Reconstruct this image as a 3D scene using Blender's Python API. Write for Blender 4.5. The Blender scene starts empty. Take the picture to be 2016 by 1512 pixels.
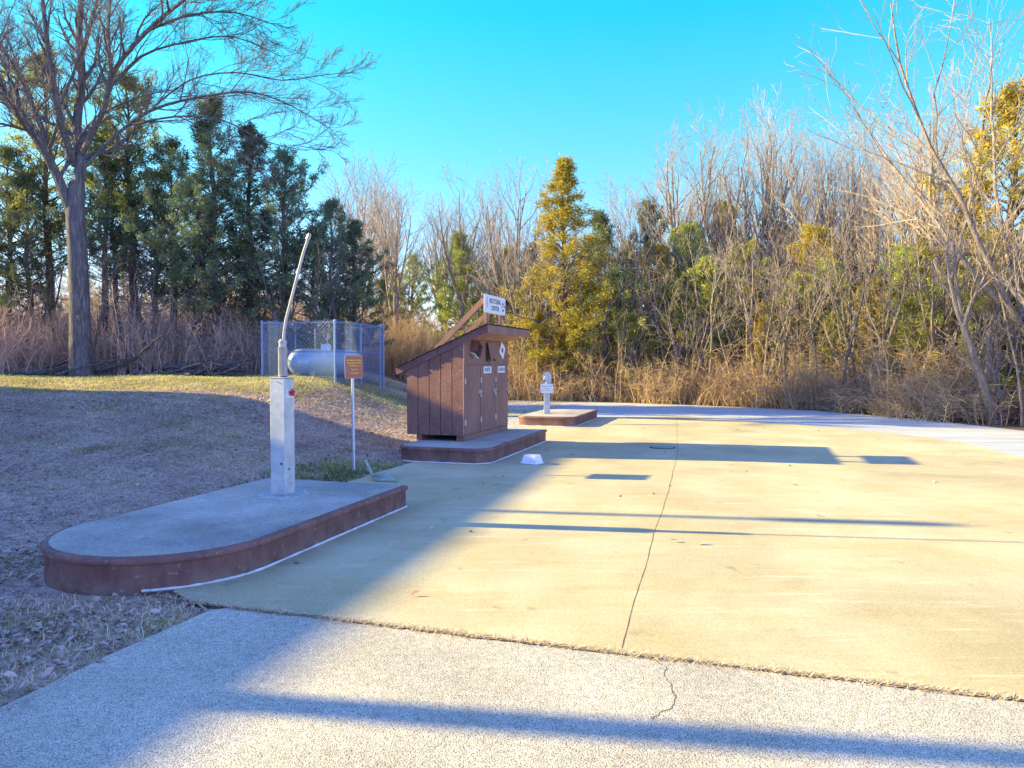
import bpy, math, random
import numpy as np
from mathutils import Vector, Matrix, noise as mnoise
random.seed(7); rng = np.random.default_rng(7)
SC = bpy.context.scene
COL = SC.collection
R = math.radians
F = 1450.0; EYE = 1.6; HY = 712.0; CX = 1008.0
def W(px, py, D):
    """a photo point at distance D metres along the view axis"""
    return Vector(((px-CX)/F*D, D, EYE+(HY-py)/F*D))
TH = math.atan(452/F)
AX = Vector((math.sin(TH), math.cos(TH), 0)); RX = Vector((math.cos(TH), -math.sin(TH), 0))
def L(r, s, z=0.0):
    """lane coordinates: r across, s along the dump station islands"""
    v = RX*r+AX*s; return Vector((v.x, v.y, z))
def sm(a):
    a = np.clip(a, 0, 1); return a*a*(3-2*a)
def hz(x, y):
    x = np.asarray(x, float); y = np.asarray(y, float)
    z = -0.03+1.15*sm((-x-1.5)/5)*sm((y-6)/15)
    z = z+0.8*sm((y-24.5)/7)*sm((-x-5)/6)
    z = z+7.0*sm((y-45)/70)*(0.6+0.4*np.sin(x*0.03))
    z = z+0.025*np.sin(x*1.3+y*0.7)*sm((-x-2)/3)
    z = z+0.25*sm((x-13)/8)*np.sin(x*0.5+y*0.3)*sm((y-5)/5)
    return z
def H(x, y): return float(hz(x, y))
# ---------------------------------------------------------------- meshes
def mesh(name, V, Fc, m=None, parent=None, smooth=False, tint=None, kind=None):
    """V: n x 3, Fc: list of faces or an int array with 3 or 4 columns"""
    me = bpy.data.meshes.new(name)
    V = np.asarray(V, np.float32)
    if isinstance(Fc, np.ndarray):
        k = Fc.shape[1]; n = len(Fc)
        me.vertices.add(len(V)); me.vertices.foreach_set('co', V.ravel())
        me.loops.add(n*k); me.loops.foreach_set('vertex_index', Fc.astype(np.int32).ravel())
        me.polygons.add(n); me.polygons.foreach_set('loop_start', np.arange(0, n*k, k, dtype=np.int32))
        me.update(calc_edges=True)
    else:
        me.from_pydata([tuple(v) for v in V], [], [tuple(f) for f in Fc]); me.update()
    if smooth: me.polygons.foreach_set('use_smooth', np.ones(len(me.polygons), bool))
    if tint is not None:
        a = me.attributes.new('tint', 'FLOAT', 'FACE'); a.data.foreach_set('value', np.asarray(tint, np.float32))
    if m: me.materials.append(m)
    return link(name, me, parent, kind)
def link(name, me, parent=None, kind=None):
    o = bpy.data.objects.new(name, me); COL.objects.link(o)
    if parent: o.parent = parent
    if kind: o['kind'] = kind
    return o
def thing(name, label, cat, loc=(0, 0, 0), rz=0.0, group=None):
    o = bpy.data.objects.new(name, None); COL.objects.link(o)
    o.empty_display_size = 0.2
    o.location = loc; o.rotation_euler = (0, 0, rz); return tag(o, label, cat, group)
def tag(o, label, cat, group=None):
    o['label'] = label; o['category'] = cat
    if group: o['group'] = group
    return o
def dup(root, name, label, loc, rz=0.0, sc=(1, 1, 1), group=None, mats=None):
    r = root.copy(); r.name = name; COL.objects.link(r)
    r.location = loc; r.rotation_euler = (0, 0, rz); r.scale = sc; r['label'] = label
    if group: r['group'] = group
    elif 'group' in r: del r['group']
    for ch in list(root.children):
        c = ch.copy(); COL.objects.link(c); c.parent = r
        if mats and ch.name.split('.')[0] in mats:
            c.material_slots[0].link = 'OBJECT'; c.material_slots[0].material = mats[ch.name.split('.')[0]]
    return r
class MB:
    def __init__(s): s.v = []; s.f = []
    def add(s, vs, fs):
        b = len(s.v); s.v += [tuple(v) for v in vs]; s.f += [tuple(i+b for i in f) for f in fs]; return s
    def box(s, x0, x1, y0, y1, z0, z1, bev=0.0, M=None):
        if bev > 0:
            b = min(bev, (x1-x0)/2.01, (y1-y0)/2.01, (z1-z0)/2.01)
            pts = []
            import itertools
            bm_v = []
            for sx, sy, sz in itertools.product((0, 1), repeat=3):
                X = x1 if sx else x0; Y = y1 if sy else y0; Z = z1 if sz else z0
                dx = -b if sx else b; dy = -b if sy else b; dz = -b if sz else b
                bm_v += [(X, Y+dy, Z+dz), (X+dx, Y, Z+dz), (X+dx, Y+dy, Z)]
            idx = lambda sx, sy, sz, k: (sx*4+sy*2+sz)*3+k
            fs = []
            for sgn in (0, 1):
                fs.append([idx(sgn, 0, 0, 0), idx(sgn, 1, 0, 0), idx(sgn, 1, 1, 0), idx(sgn, 0, 1, 0)][::(1 if sgn else -1)])
                fs.append([idx(0, sgn, 0, 1), idx(1, sgn, 0, 1), idx(1, sgn, 1, 1), idx(0, sgn, 1, 1)][::(-1 if sgn else 1)])
                fs.append([idx(0, 0, sgn, 2), idx(1, 0, sgn, 2), idx(1, 1, sgn, 2), idx(0, 1, sgn, 2)][::(1 if sgn else -1)])
            for a in (0, 1):
                for c in (0, 1):
                    fs.append([idx(a, c, 0, 0), idx(a, c, 1, 0), idx(a, c, 1, 1), idx(a, c, 0, 1)])
                    fs.append([idx(a, 0, c, 0), idx(a, 1, c, 0), idx(a, 1, c, 2), idx(a, 0, c, 2)])
                    fs.append([idx(0, a, c, 1), idx(1, a, c, 1), idx(1, a, c, 2), idx(0, a, c, 2)])
            for a in (0, 1):
                for c in (0, 1):
                    for d in (0, 1):
                        fs.append([idx(a, c, d, 0), idx(a, c, d, 1), idx(a, c, d, 2)])
            vs = bm_v
        else:
            vs = [(x0, y0, z0), (x1, y0, z0), (x1, y1, z0), (x0, y1, z0), (x0, y0, z1), (x1, y0, z1), (x1, y1, z1), (x0, y1, z1)]
            fs = [(0, 3, 2, 1), (4, 5, 6, 7), (0, 1, 5, 4), (1, 2, 6, 5), (2, 3, 7, 6), (3, 0, 4, 7)]
        if M is not None: vs = [M @ Vector(v) for v in vs]
        return s.add(vs, fs)
    def beam(s, a, b, w, h, up=(0, 0, 1), bev=0.0):
        a = Vector(a); b = Vector(b); d = (b-a); l = d.length; d.normalize()
        u = Vector(up); x = d.cross(u).normalized(); z = x.cross(d).normalized()
        M = Matrix((( x.x, d.x, z.x, a.x), (x.y, d.y, z.y, a.y), (x.z, d.z, z.z, a.z), (0, 0, 0, 1)))
        return s.box(-w/2, w/2, 0, l, -h/2, h/2, bev, M)
    def tube(s, pts, rad, k=8, caps=True):
        pts = [Vector(p) for p in pts]; n = len(pts)
        rr = rad if hasattr(rad, '__len__') else [rad]*n
        vs = []; fs = []; u = None
        for i, p in enumerate(pts):
            d = (pts[min(i+1, n-1)]-pts[max(i-1, 0)]).normalized()
            if u is None: u = d.orthogonal().normalized()
            u = (u-d*u.dot(d)); u = u.normalized() if u.length > 1e-6 else d.orthogonal().normalized()
            w = d.cross(u)
            for j in range(k):
                a = 2*math.pi*j/k; vs.append(p+(u*math.cos(a)+w*math.sin(a))*rr[i])
        for i in range(n-1):
            for j in range(k):
                fs.append((i*k+j, i*k+(j+1) % k, (i+1)*k+(j+1) % k, (i+1)*k+j))
        if caps: fs += [tuple(range(k-1, -1, -1)), tuple((n-1)*k+j for j in range(k))]
        return s.add(vs, fs)
    def lathe(s, prof, k=24, M=None):
        """prof: (radius, z) pairs"""
        vs = []; fs = []; n = len(prof)
        for r, z in prof:
            for j in range(k):
                a = 2*math.pi*j/k; vs.append(Vector((r*math.cos(a), r*math.sin(a), z)))
        for i in range(n-1):
            for j in range(k): fs.append((i*k+j, i*k+(j+1) % k, (i+1)*k+(j+1) % k, (i+1)*k+j))
        fs += [tuple(range(k-1, -1, -1)), tuple((n-1)*k+j for j in range(k))]
        if M is not None: vs = [M @ v for v in vs]
        return s.add(vs, fs)
    def prism(s, poly, z0, z1):
        n = len(poly)
        vs = [(p[0], p[1], z0) for p in poly]+[(p[0], p[1], z1) for p in poly]
        fs = [tuple(range(n-1, -1, -1)), tuple(range(n, 2*n))]+[(i, (i+1) % n, n+(i+1) % n, n+i) for i in range(n)]
        return s.add(vs, fs)
    def build(s, name, m, parent=None, smooth=False, kind=None):
        o = mesh(name, s.v, s.f, m, parent, False, None, kind)
        if smooth:
            me = o.data; me.polygons.foreach_set('use_smooth', np.ones(len(me.polygons), bool))
            try: me.set_sharp_from_angle(angle=R(40))
            except Exception: pass
        return o
# ---------------------------------------------------------------- materials
def newmat(name):
    m = bpy.data.materials.new(name); m.use_nodes = True
    nt = m.node_tree; nt.nodes.clear()
    out = nt.nodes.new('ShaderNodeOutputMaterial'); b = nt.nodes.new('ShaderNodeBsdfPrincipled')
    nt.links.new(b.outputs[0], out.inputs[0]); b.inputs['Specular IOR Level'].default_value = 0.3
    return m, nt, b, out
class NT:
    def __init__(s, nt): s.nt = nt
    def n(s, t, **kw):
        nd = s.nt.nodes.new(t)
        for k, v in kw.items():
            if k in nd.inputs: s.put(nd.inputs[k], v)
            else: setattr(nd, k, v)
        return nd
    def put(s, sock, v):
        if isinstance(v, bpy.types.NodeSocket): s.nt.links.new(v, sock)
        else:
            if isinstance(v, (tuple, list)) and len(v) == 3 and sock.type == 'RGBA': v = (*v, 1)
            sock.default_value = v
    def coord(s, world=True, scale=(1, 1, 1)):
        if world: c = s.n('ShaderNodeNewGeometry').outputs['Position']
        else: c = s.n('ShaderNodeTexCoord').outputs['Object']
        if scale != (1, 1, 1):
            mp = s.n('ShaderNodeMapping'); s.put(mp.inputs['Vector'], c); mp.inputs['Scale'].default_value = scale
            c = mp.outputs[0]
        return c
    def noise(s, c, scale, detail=3, rough=0.55, dist=0.0):
        nd = s.n('ShaderNodeTexNoise'); s.put(nd.inputs['Vector'], c); nd.inputs['Scale'].default_value = scale
        nd.inputs['Detail'].default_value = detail; nd.inputs['Roughness'].default_value = rough; nd.inputs['Distortion'].default_value = dist
        return nd.outputs[0]
    def vor(s, c, scale, feat='F1', rnd=1.0):
        nd = s.n('ShaderNodeTexVoronoi', feature=feat); s.put(nd.inputs['Vector'], c); nd.inputs['Scale'].default_value = scale
        nd.inputs['Randomness'].default_value = rnd
        return nd
    def ramp(s, v, stops):
        nd = s.n('ShaderNodeValToRGB'); s.put(nd.inputs[0], v); e = nd.color_ramp.elements
        while len(e) < len(stops): e.new(0.5)
        for i, (p, c) in enumerate(stops):
            e[i].position = p; c = (c, c, c) if not hasattr(c, '__len__') else c; e[i].color = (*c, 1)
        return nd.outputs[0]
    def mix(s, f, a, b, mode='MIX'):
        nd = s.n('ShaderNodeMix', data_type='RGBA', blend_type=mode)
        s.put(nd.inputs[0], f); s.put(nd.inputs[6], a); s.put(nd.inputs[7], b); return nd.outputs[2]
    def math(s, op, a, b=0.0, clamp=False):
        nd = s.n('ShaderNodeMath', operation=op, use_clamp=clamp); s.put(nd.inputs[0], a); s.put(nd.inputs[1], b); return nd.outputs[0]
    def bump(s, h, strength, dist, prev=None):
        nd = s.n('ShaderNodeBump'); s.put(nd.inputs['Height'], h); nd.inputs['Strength'].default_value = strength
        nd.inputs['Distance'].default_value = dist
        if prev: s.put(nd.inputs['Normal'], prev)
        return nd.outputs[0]
def simple(name, c1, c2=None, scale=4, rough=0.7, metal=0.0, bump=0.0, bscale=60, world=False, stretch=(1, 1, 1), lo=0.35, hi=0.65, dist=0.01, spec=0.3):
    m, nt, b, out = newmat(name); g = NT(nt); b.inputs['Roughness'].default_value = rough; b.inputs['Metallic'].default_value = metal
    b.inputs['Specular IOR Level'].default_value = spec
    co = g.coord(world, stretch)
    if c2:
        f = g.ramp(g.noise(co, scale, 5, 0.65), [(lo, 0.0), (hi, 1.0)])
        g.put(b.inputs['Base Color'], g.mix(f, c1, c2))
    else: g.put(b.inputs['Base Color'], c1)
    if bump: g.put(b.inputs['Normal'], g.bump(g.noise(co, bscale, 4, 0.6), bump, dist))
    return m
def ground_mat():
    m, nt, b, out = newmat('dry_grass_ground'); g = NT(nt); co = g.coord()
    b.inputs['Roughness'].default_value = 0.95; b.inputs['Specular IOR Level'].default_value = 0.1
    straw = g.mix(g.ramp(g.noise(co, 9, 6, 0.7), [(0.35, 0.0), (0.65, 1.0)]), (0.46, 0.33, 0.26), (0.78, 0.60, 0.45))
    fine = g.ramp(g.noise(g.coord(True, (60, 60, 60)), 1.0, 3, 0.8), [(0.3, 0.0), (0.7, 1.0)])
    straw = g.mix(fine, g.mix(0.5, straw, (0.14, 0.10, 0.09)), straw)
    gm = g.ramp(g.noise(co, 0.55, 4, 0.6), [(0.5, 0.0), (0.66, 1.0)])
    sep = g.n('ShaderNodeSeparateXYZ'); g.put(sep.inputs[0], co)
    far = g.math('MULTIPLY', g.math('SUBTRACT', sep.outputs[1], 15.0), 0.2, True)
    gm2 = g.math('MULTIPLY', g.math('MAXIMUM', gm, g.math('MULTIPLY', far, 0.7)), 0.6)
    c = g.mix(gm2, straw, (0.28, 0.32, 0.07))
    woods = g.math('MULTIPLY', g.math('SUBTRACT', g.math('SUBTRACT', sep.outputs[1], g.math('MULTIPLY', g.math('ADD', sep.outputs[0], 9.0), 0.6)), 22.8), 1.2, True)
    woods = g.math('MAXIMUM', woods, g.math('MULTIPLY', g.math('SUBTRACT', sep.outputs[0], 10.0), 0.6, True))
    litter = g.mix(fine, (0.075, 0.05, 0.03), (0.27, 0.18, 0.10))
    c = g.mix(woods, c, litter)
    g.put(b.inputs['Base Color'], c)
    bm = g.bump(g.noise(co, 45, 4, 0.7), 0.5, 0.012); bm = g.bump(g.noise(co, 6, 3, 0.6), 0.4, 0.04, bm)
    g.put(b.inputs['Normal'], bm); return m
def concrete_mat(name, c1, c2, c3, speck=0.5, fine=150, pad=False):
    m, nt, b, out = newmat(name); g = NT(nt); co = g.coord()
    b.inputs['Roughness'].default_value = 0.88
    f = g.ramp(g.noise(co, 0.9, 6, 0.6), [(0.35, 0.0), (0.65, 1.0)])
    c = g.mix(f, c1, c2)
    st = g.ramp(g.noise(g.coord(True, (0.5, 3.0, 1)), 1.4, 5, 0.7), [(0.52, 0.0), (0.72, 1.0)])
    c = g.mix(g.math('MULTIPLY', st, 0.55), c, c3)
    v = g.vor(co, fine); sp = g.ramp(v.outputs['Color'], [(0.0, 0.62), (0.5, 1.0), (1.0, 1.28)])
    c = g.mix(speck, c, g.mix(1.0, c, sp, 'MULTIPLY'))
    n2 = g.ramp(g.noise(co, fine*0.35, 3, 0.75), [(0.3, 0.72), (0.7, 1.15)])
    c = g.mix(0.8, c, g.mix(1.0, c, n2, 'MULTIPLY'))
    blot = g.ramp(g.noise(co, 0.35, 5, 0.65, 0.5), [(0.3, 0.8), (0.5, 1.0), (0.7, 1.12)]); c = g.mix(1.0, c, blot, 'MULTIPLY')
    if pad:
        # faint wheel tracks along the lane and pale scuffs
        mp = g.n('ShaderNodeMapping'); g.put(mp.inputs['Vector'], co); mp.inputs['Rotation'].default_value = (0, 0, TH)
        sx = g.n('ShaderNodeSeparateXYZ'); g.put(sx.inputs[0], mp.outputs[0])
        wv = g.math('ABSOLUTE', g.math('SINE', g.math('MULTIPLY', g.math('ADD', sx.outputs[0], 0.9), 1.75)))
        tr = g.math('MULTIPLY', g.ramp(wv, [(0.80, 0.0), (0.98, 1.0)]), g.ramp(g.noise(co, 1.1, 4, 0.6), [(0.4, 0.0), (0.65, 0.22)]))
        c = g.mix(tr, c, (0.30, 0.25, 0.16))
        mp2 = g.n('ShaderNodeMapping'); g.put(mp2.inputs['Vector'], co); mp2.inputs['Rotation'].default_value = (0, 0, 0.25); mp2.inputs['Scale'].default_value = (0.8, 6, 1)
        sc_ = g.ramp(g.noise(mp2.outputs[0], 1.3, 6, 0.75), [(0.56, 0.0), (0.7, 0.5)]); c = g.mix(sc_, c, (0.72, 0.66, 0.48))
    spots = g.ramp(g.noise(co, 3.3, 2, 0.5), [(0.68, 0.0), (0.74, 0.35)])
    c = g.mix(spots, c, (0.16, 0.12, 0.08))
    g.put(b.inputs['Base Color'], c)
    bm = g.bump(g.noise(co, fine, 3, 0.7), 0.5, 0.004); bm = g.bump(g.noise(co, 12, 3, 0.6), 0.25, 0.01, bm)
    g.put(b.inputs['Normal'], bm); return m
def asphalt_mat():
    m, nt, b, out = newmat('weathered_asphalt'); g = NT(nt); co = g.coord()
    b.inputs['Roughness'].default_value = 0.85
    v = g.vor(co, 135)
    stone = g.ramp(v.outputs['Color'], [(0.0, (0.42, 0.38, 0.30)), (0.3, (0.60, 0.55, 0.43)), (0.7, (0.72, 0.66, 0.51)), (1.0, (0.88, 0.82, 0.66))])
    gap = g.ramp(v.outputs['Distance'], [(0.46, 0.0), (0.76, 1.0)])
    stone = g.mix(0.5, stone, (0.67, 0.59, 0.43))
    c = g.mix(gap, stone, (0.25, 0.22, 0.165))
    big = g.mix(1.0, g.ramp(g.noise(co, 0.8, 5, 0.6), [(0.35, 0.72), (0.65, 1.02)]), g.ramp(g.noise(co, 22, 4, 0.75), [(0.3, 0.72), (0.7, 1.2)]), 'MULTIPLY')
    c = g.mix(1.0, c, big, 'MULTIPLY')
    st = g.ramp(g.noise(co, 1.6, 4, 0.7), [(0.62, 0.0), (0.75, 0.6)])
    c = g.mix(st, c, (0.42, 0.30, 0.12))
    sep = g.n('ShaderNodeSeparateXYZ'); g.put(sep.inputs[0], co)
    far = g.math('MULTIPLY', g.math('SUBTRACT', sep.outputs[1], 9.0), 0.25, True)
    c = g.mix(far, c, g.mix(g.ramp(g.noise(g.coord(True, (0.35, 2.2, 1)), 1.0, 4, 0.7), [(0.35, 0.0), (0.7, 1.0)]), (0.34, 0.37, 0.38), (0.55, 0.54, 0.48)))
    g.put(b.inputs['Base Color'], c)
    h = g.math('SUBTRACT', 1.0, v.outputs['Distance'])
    bm = g.bump(h, 0.55, 0.004); g.put(b.inputs['Normal'], bm); return m
def leaf_mat(name, dark, light, trans=0.25):
    m, nt, b, out = newmat(name); g = NT(nt)
    at = g.n('ShaderNodeAttribute', attribute_name='tint').outputs['Fac']
    oi = g.n('ShaderNodeObjectInfo').outputs['Random']
    c = g.mix(at, dark, light)
    hs = g.n('ShaderNodeHueSaturation'); g.put(hs.inputs['Color'], c)
    g.put(hs.inputs['Hue'], g.math('ADD', 0.485, g.math('MULTIPLY', oi, 0.03))); g.put(hs.inputs['Value'], g.math('ADD', 0.8, g.math('MULTIPLY', oi, 0.4)))
    c = hs.outputs[0]
    g.put(b.inputs['Base Color'], c); b.inputs['Roughness'].default_value = 0.75; b.inputs['Specular IOR Level'].default_value = 0.15
    tr = g.n('ShaderNodeBsdfTranslucent'); g.put(tr.inputs['Color'], c)
    mx = g.n('ShaderNodeMixShader'); mx.inputs[0].default_value = trans
    nt.links.new(b.outputs[0], mx.inputs[1]); nt.links.new(tr.outputs[0], mx.inputs[2]); nt.links.new(mx.outputs[0], out.inputs[0])
    return m
def twig_mat(name, c1, c2):
    m, nt, b, out = newmat(name); g = NT(nt)
    at = g.n('ShaderNodeAttribute', attribute_name='tint').outputs['Fac']; oi = g.n('ShaderNodeObjectInfo').outputs['Random']
    f = g.math('ADD', g.math('MULTIPLY', at, 0.7), g.math('MULTIPLY', oi, 0.3), True)
    g.put(b.inputs['Base Color'], g.mix(f, c1, c2)); b.inputs['Roughness'].default_value = 0.85; b.inputs['Specular IOR Level'].default_value = 0.15
    return m
def bark_mat(name, c1, c2, scale=1.0):
    m, nt, b, out = newmat(name); g = NT(nt)
    co = g.coord(False, (14*scale, 14*scale, 2.0*scale))
    f = g.ramp(g.noise(co, 1.2, 6, 0.75, 0.6), [(0.35, 0.0), (0.62, 1.0)])
    lich = g.ramp(g.noise(g.coord(False), 2.5, 4, 0.6), [(0.6, 0.0), (0.72, 0.5)])
    c = g.mix(lich, g.mix(f, c1, c2), (0.42, 0.42, 0.36))
    g.put(b.inputs['Base Color'], c); b.inputs['Roughness'].default_value = 0.95; b.inputs['Specular IOR Level'].default_value = 0.1
    g.put(b.inputs['Normal'], g.bump(f, 1.0, 0.03)); return m
def siding_mat(name, c1, c2):
    """rough sawn plywood: short ragged scratches across and along"""
    m, nt, b, out = newmat(name); g = NT(nt)
    v = g.ramp(g.noise(g.coord(False, (90, 90, 3)), 1.0, 4, 0.7), [(0.35, 0.0), (0.65, 1.0)])
    h = g.ramp(g.noise(g.coord(False, (10, 10, 130)), 1.0, 3, 0.7), [(0.45, 0.0), (0.6, 1.0)])
    f = g.math('ADD', g.math('MULTIPLY', v, 0.5), g.math('MULTIPLY', h, 0.5))
    big = g.ramp(g.noise(g.coord(False), 2.0, 4, 0.6), [(0.35, 0.8), (0.65, 1.2)])
    c = g.mix(1.0, g.mix(f, c1, c2), big, 'MULTIPLY')
    g.put(b.inputs['Base Color'], c); b.inputs['Roughness'].default_value = 0.8
    g.put(b.inputs['Normal'], g.bump(f, 0.7, 0.004)); return m
def worn_mat(name, c1, c2):
    m, nt, b, out = newmat(name); g = NT(nt); co = g.coord()
    c = g.mix(g.ramp(g.noise(co, 3.5, 5, 0.65), [(0.35, 0.0), (0.65, 1.0)]), c1, c2)
    st = g.ramp(g.noise(g.coord(True, (9, 9, 1.2)), 1.5, 5, 0.7), [(0.5, 0.0), (0.7, 0.55)]); c = g.mix(st, c, (0.09, 0.045, 0.04))
    sep = g.n('ShaderNodeSeparateXYZ'); g.put(sep.inputs[0], co)
    low = g.math('MULTIPLY', g.ramp(sep.outputs[2], [(0.0, 1.0), (0.12, 0.0)]), g.ramp(g.noise(co, 7, 4, 0.6), [(0.4, 0.0), (0.6, 0.7)])); c = g.mix(low, c, (0.22, 0.17, 0.12))
    chip = g.ramp(g.noise(co, 16, 5, 0.75), [(0.62, 0.0), (0.67, 1.0)]); c = g.mix(g.math('MULTIPLY', chip, 0.75), c, (0.42, 0.35, 0.28))
    g.put(b.inputs['Base Color'], c); b.inputs['Roughness'].default_value = 0.6
    bm = g.bump(g.noise(co, 40, 4, 0.6), 0.4, 0.008); g.put(b.inputs['Normal'], g.bump(chip, -0.5, 0.004, bm)); return m
M = {}
M['ground'] = ground_mat()
M['conc'] = concrete_mat('tan_concrete', (0.48, 0.395, 0.205), (0.58, 0.50, 0.30), (0.47, 0.345, 0.13), pad=True)
M['isl'] = concrete_mat('island_concrete', (0.27, 0.25, 0.21), (0.54, 0.49, 0.40), (0.45, 0.35, 0.19), 0.8, 110)
M['asph'] = asphalt_mat()
M['crack'] = simple('dirt_in_joint', (0.10, 0.07, 0.04), (0.2, 0.14, 0.07), 30, 0.95, world=True)
M['kerb'] = worn_mat('brown_kerb_paint', (0.155, 0.072, 0.058), (0.25, 0.122, 0.098))
M['kerbworn'] = simple('rust_stain', (0.3, 0.12, 0.06), (0.2, 0.08, 0.05), 20, 0.8)
M['caulk'] = simple('white_caulk', (0.72, 0.72, 0.70), (0.5, 0.48, 0.44), 14, 0.7, 0, 0.3, 60, True)
M['galv'] = simple('galvanized_steel', (0.54, 0.56, 0.53), (0.36, 0.39, 0.39), 7, 0.5, 0.3, 0.1, 30)
M['pole'] = simple('bright_pole', (0.55, 0.56, 0.56), (0.45, 0.46, 0.48), 8, 0.4, 0.6)
M['hose'] = simple('pale_rubber', (0.52, 0.42, 0.38), (0.40, 0.34, 0.32), 8, 0.5)
M['spring'] = simple('spring_steel', (0.5, 0.5, 0.5), (0.35, 0.34, 0.33), 8, 0.45, 0.5)
M['dark'] = simple('dark_iron', (0.03, 0.03, 0.03), (0.07, 0.06, 0.05), 12, 0.7)
M['red'] = simple('red_paint', (0.65, 0.03, 0.03), (0.5, 0.02, 0.02), 12, 0.5)
M['signbrown'] = simple('sign_brown', (0.42, 0.13, 0.085), (0.46, 0.16, 0.10), 8, 0.45)
M['signedge'] = simple('sign_border', (0.6, 0.5, 0.42), None, 1, 0.5)
M['yellow'] = simple('yellow_lettering', (0.95, 0.62, 0.06), None, 1, 0.5)
M['white'] = simple('white_sign_face', (0.74, 0.74, 0.72), (0.66, 0.66, 0.64), 10, 0.5)
M['black'] = simple('black_lettering', (0.03, 0.05, 0.045), None, 1, 0.6)
M['grey'] = simple('faded_lettering', (0.25, 0.27, 0.27), None, 1, 0.6)
M['orange'] = simple('faded_orange', (0.62, 0.42, 0.28), None, 1, 0.6)
M['siding'] = siding_mat('brown_siding', (0.135, 0.064, 0.048), (0.36, 0.18, 0.125))
M['door'] = simple('brown_door_paint', (0.20, 0.102, 0.076), (0.30, 0.158, 0.115), 3, 0.65, 0, 0.25, 30, False, (1, 1, 0.5), 0.3, 0.7)
M['fascia'] = simple('brown_fascia', (0.16, 0.075, 0.065), (0.22, 0.105, 0.085), 5, 0.7, 0, 0.3, 50)
M['soffit'] = simple('bare_plywood', (0.50, 0.30, 0.19), (0.40, 0.21, 0.14), 4, 0.75, 0, 0.2, 30)
M['shingle'] = simple('roof_felt', (0.05, 0.045, 0.045), (0.09, 0.075, 0.07), 20, 0.95, 0, 0.6, 90)
M['brace'] = simple('weathered_board', (0.33, 0.18, 0.12), (0.24, 0.12, 0.085), 5, 0.75, 0, 0.3, 40, False, (1, 1, 1))
M['hinge'] = simple('zinc_hinge', (0.6, 0.58, 0.55), (0.4, 0.36, 0.33), 20, 0.5, 0.4)
M['tub'] = simple('white_plastic', (0.78, 0.79, 0.78), (0.7, 0.7, 0.68), 6, 0.4)
M['green'] = simple('green_cast_iron', (0.22, 0.26, 0.18), (0.38, 0.42, 0.32), 9, 0.6, 0, 0.3, 60)
M['fence'] = simple('fence_galvanized', (0.25, 0.36, 0.52), (0.19, 0.29, 0.44), 6, 0.5, 0.2)
M['tank'] = simple('tank_paint', (0.44, 0.58, 0.68), (0.34, 0.46, 0.56), 3, 0.3, 0.25, 0.08, 20)
M['bark'] = bark_mat('grey_bark', (0.09, 0.08, 0.078), (0.26, 0.235, 0.22))
M['barkc'] = bark_mat('cedar_bark', (0.11, 0.07, 0.055), (0.26, 0.19, 0.155))
M['barkp'] = bark_mat('pale_bark', (0.20, 0.15, 0.11), (0.50, 0.42, 0.34))
M['twig'] = twig_mat('grey_twigs', (0.13, 0.105, 0.10), (0.30, 0.25, 0.235))
M['twigp'] = twig_mat('pale_twigs', (0.25, 0.185, 0.135), (0.58, 0.47, 0.38))
M['brush'] = twig_mat('golden_brush', (0.27, 0.17, 0.09), (0.70, 0.51, 0.29))
M['brushr'] = twig_mat('russet_brush', (0.26, 0.165, 0.12), (0.62, 0.46, 0.33))
M['brushl'] = twig_mat('pink_brown_brush', (0.40, 0.27, 0.21), (0.80, 0.60, 0.48))
M['cedar'] = leaf_mat('dark_cedar', (0.055, 0.085, 0.065), (0.23, 0.28, 0.12))
M['cedarg'] = leaf_mat('golden_cedar', (0.15, 0.16, 0.03), (0.62, 0.43, 0.06), 0.3)
M['cedary'] = leaf_mat('olive_cedar', (0.13, 0.17, 0.04), (0.55, 0.55, 0.11), 0.3)
M['rust'] = leaf_mat('rusty_leaves', (0.14, 0.05, 0.03), (0.32, 0.14, 0.08), 0.3)
M['blade'] = leaf_mat('dry_blades', (0.40, 0.28, 0.20), (0.88, 0.72, 0.50), 0.4)
M['yblade'] = leaf_mat('yellow_green_blades', (0.36, 0.44, 0.07), (0.80, 0.80, 0.20))
M['gblade'] = leaf_mat('green_blades', (0.10, 0.16, 0.03), (0.38, 0.42, 0.09))
M['dleaf'] = twig_mat('dead_leaves', (0.22, 0.11, 0.08), (0.76, 0.58, 0.46))
# ---------------------------------------------------------------- lettering
def text(name, s, size, m, parent, Mx, depth=0.0015, spacing=1.0, xs=1.0):
    cu = bpy.data.curves.new(name, 'FONT'); cu.body = s; cu.size = size; cu.align_x = 'CENTER'; cu.align_y = 'CENTER'
    cu.extrude = depth; cu.space_character = spacing; cu.offset = size*0.012
    t = bpy.data.objects.new('tmp', cu); COL.objects.link(t)
    dg = bpy.context.evaluated_depsgraph_get(); dg.update()
    me = bpy.data.meshes.new_from_object(t.evaluated_get(dg)); bpy.data.objects.remove(t); bpy.data.curves.remove(cu)
    me.name = name; me.transform(Mx @ Matrix.Diagonal((xs, 1, 1, 1))); me.materials.clear(); me.materials.append(m)
    return link(name, me, parent)
def face_m(o, right, up):
    """matrix placing x,y text on a plane with origin o"""
    r = Vector(right).normalized(); u = Vector(up).normalized(); n = r.cross(u)
    return Matrix(((r.x, u.x, n.x, o[0]), (r.y, u.y, n.y, o[1]), (r.z, u.z, n.z, o[2]), (0, 0, 0, 1)))
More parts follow.
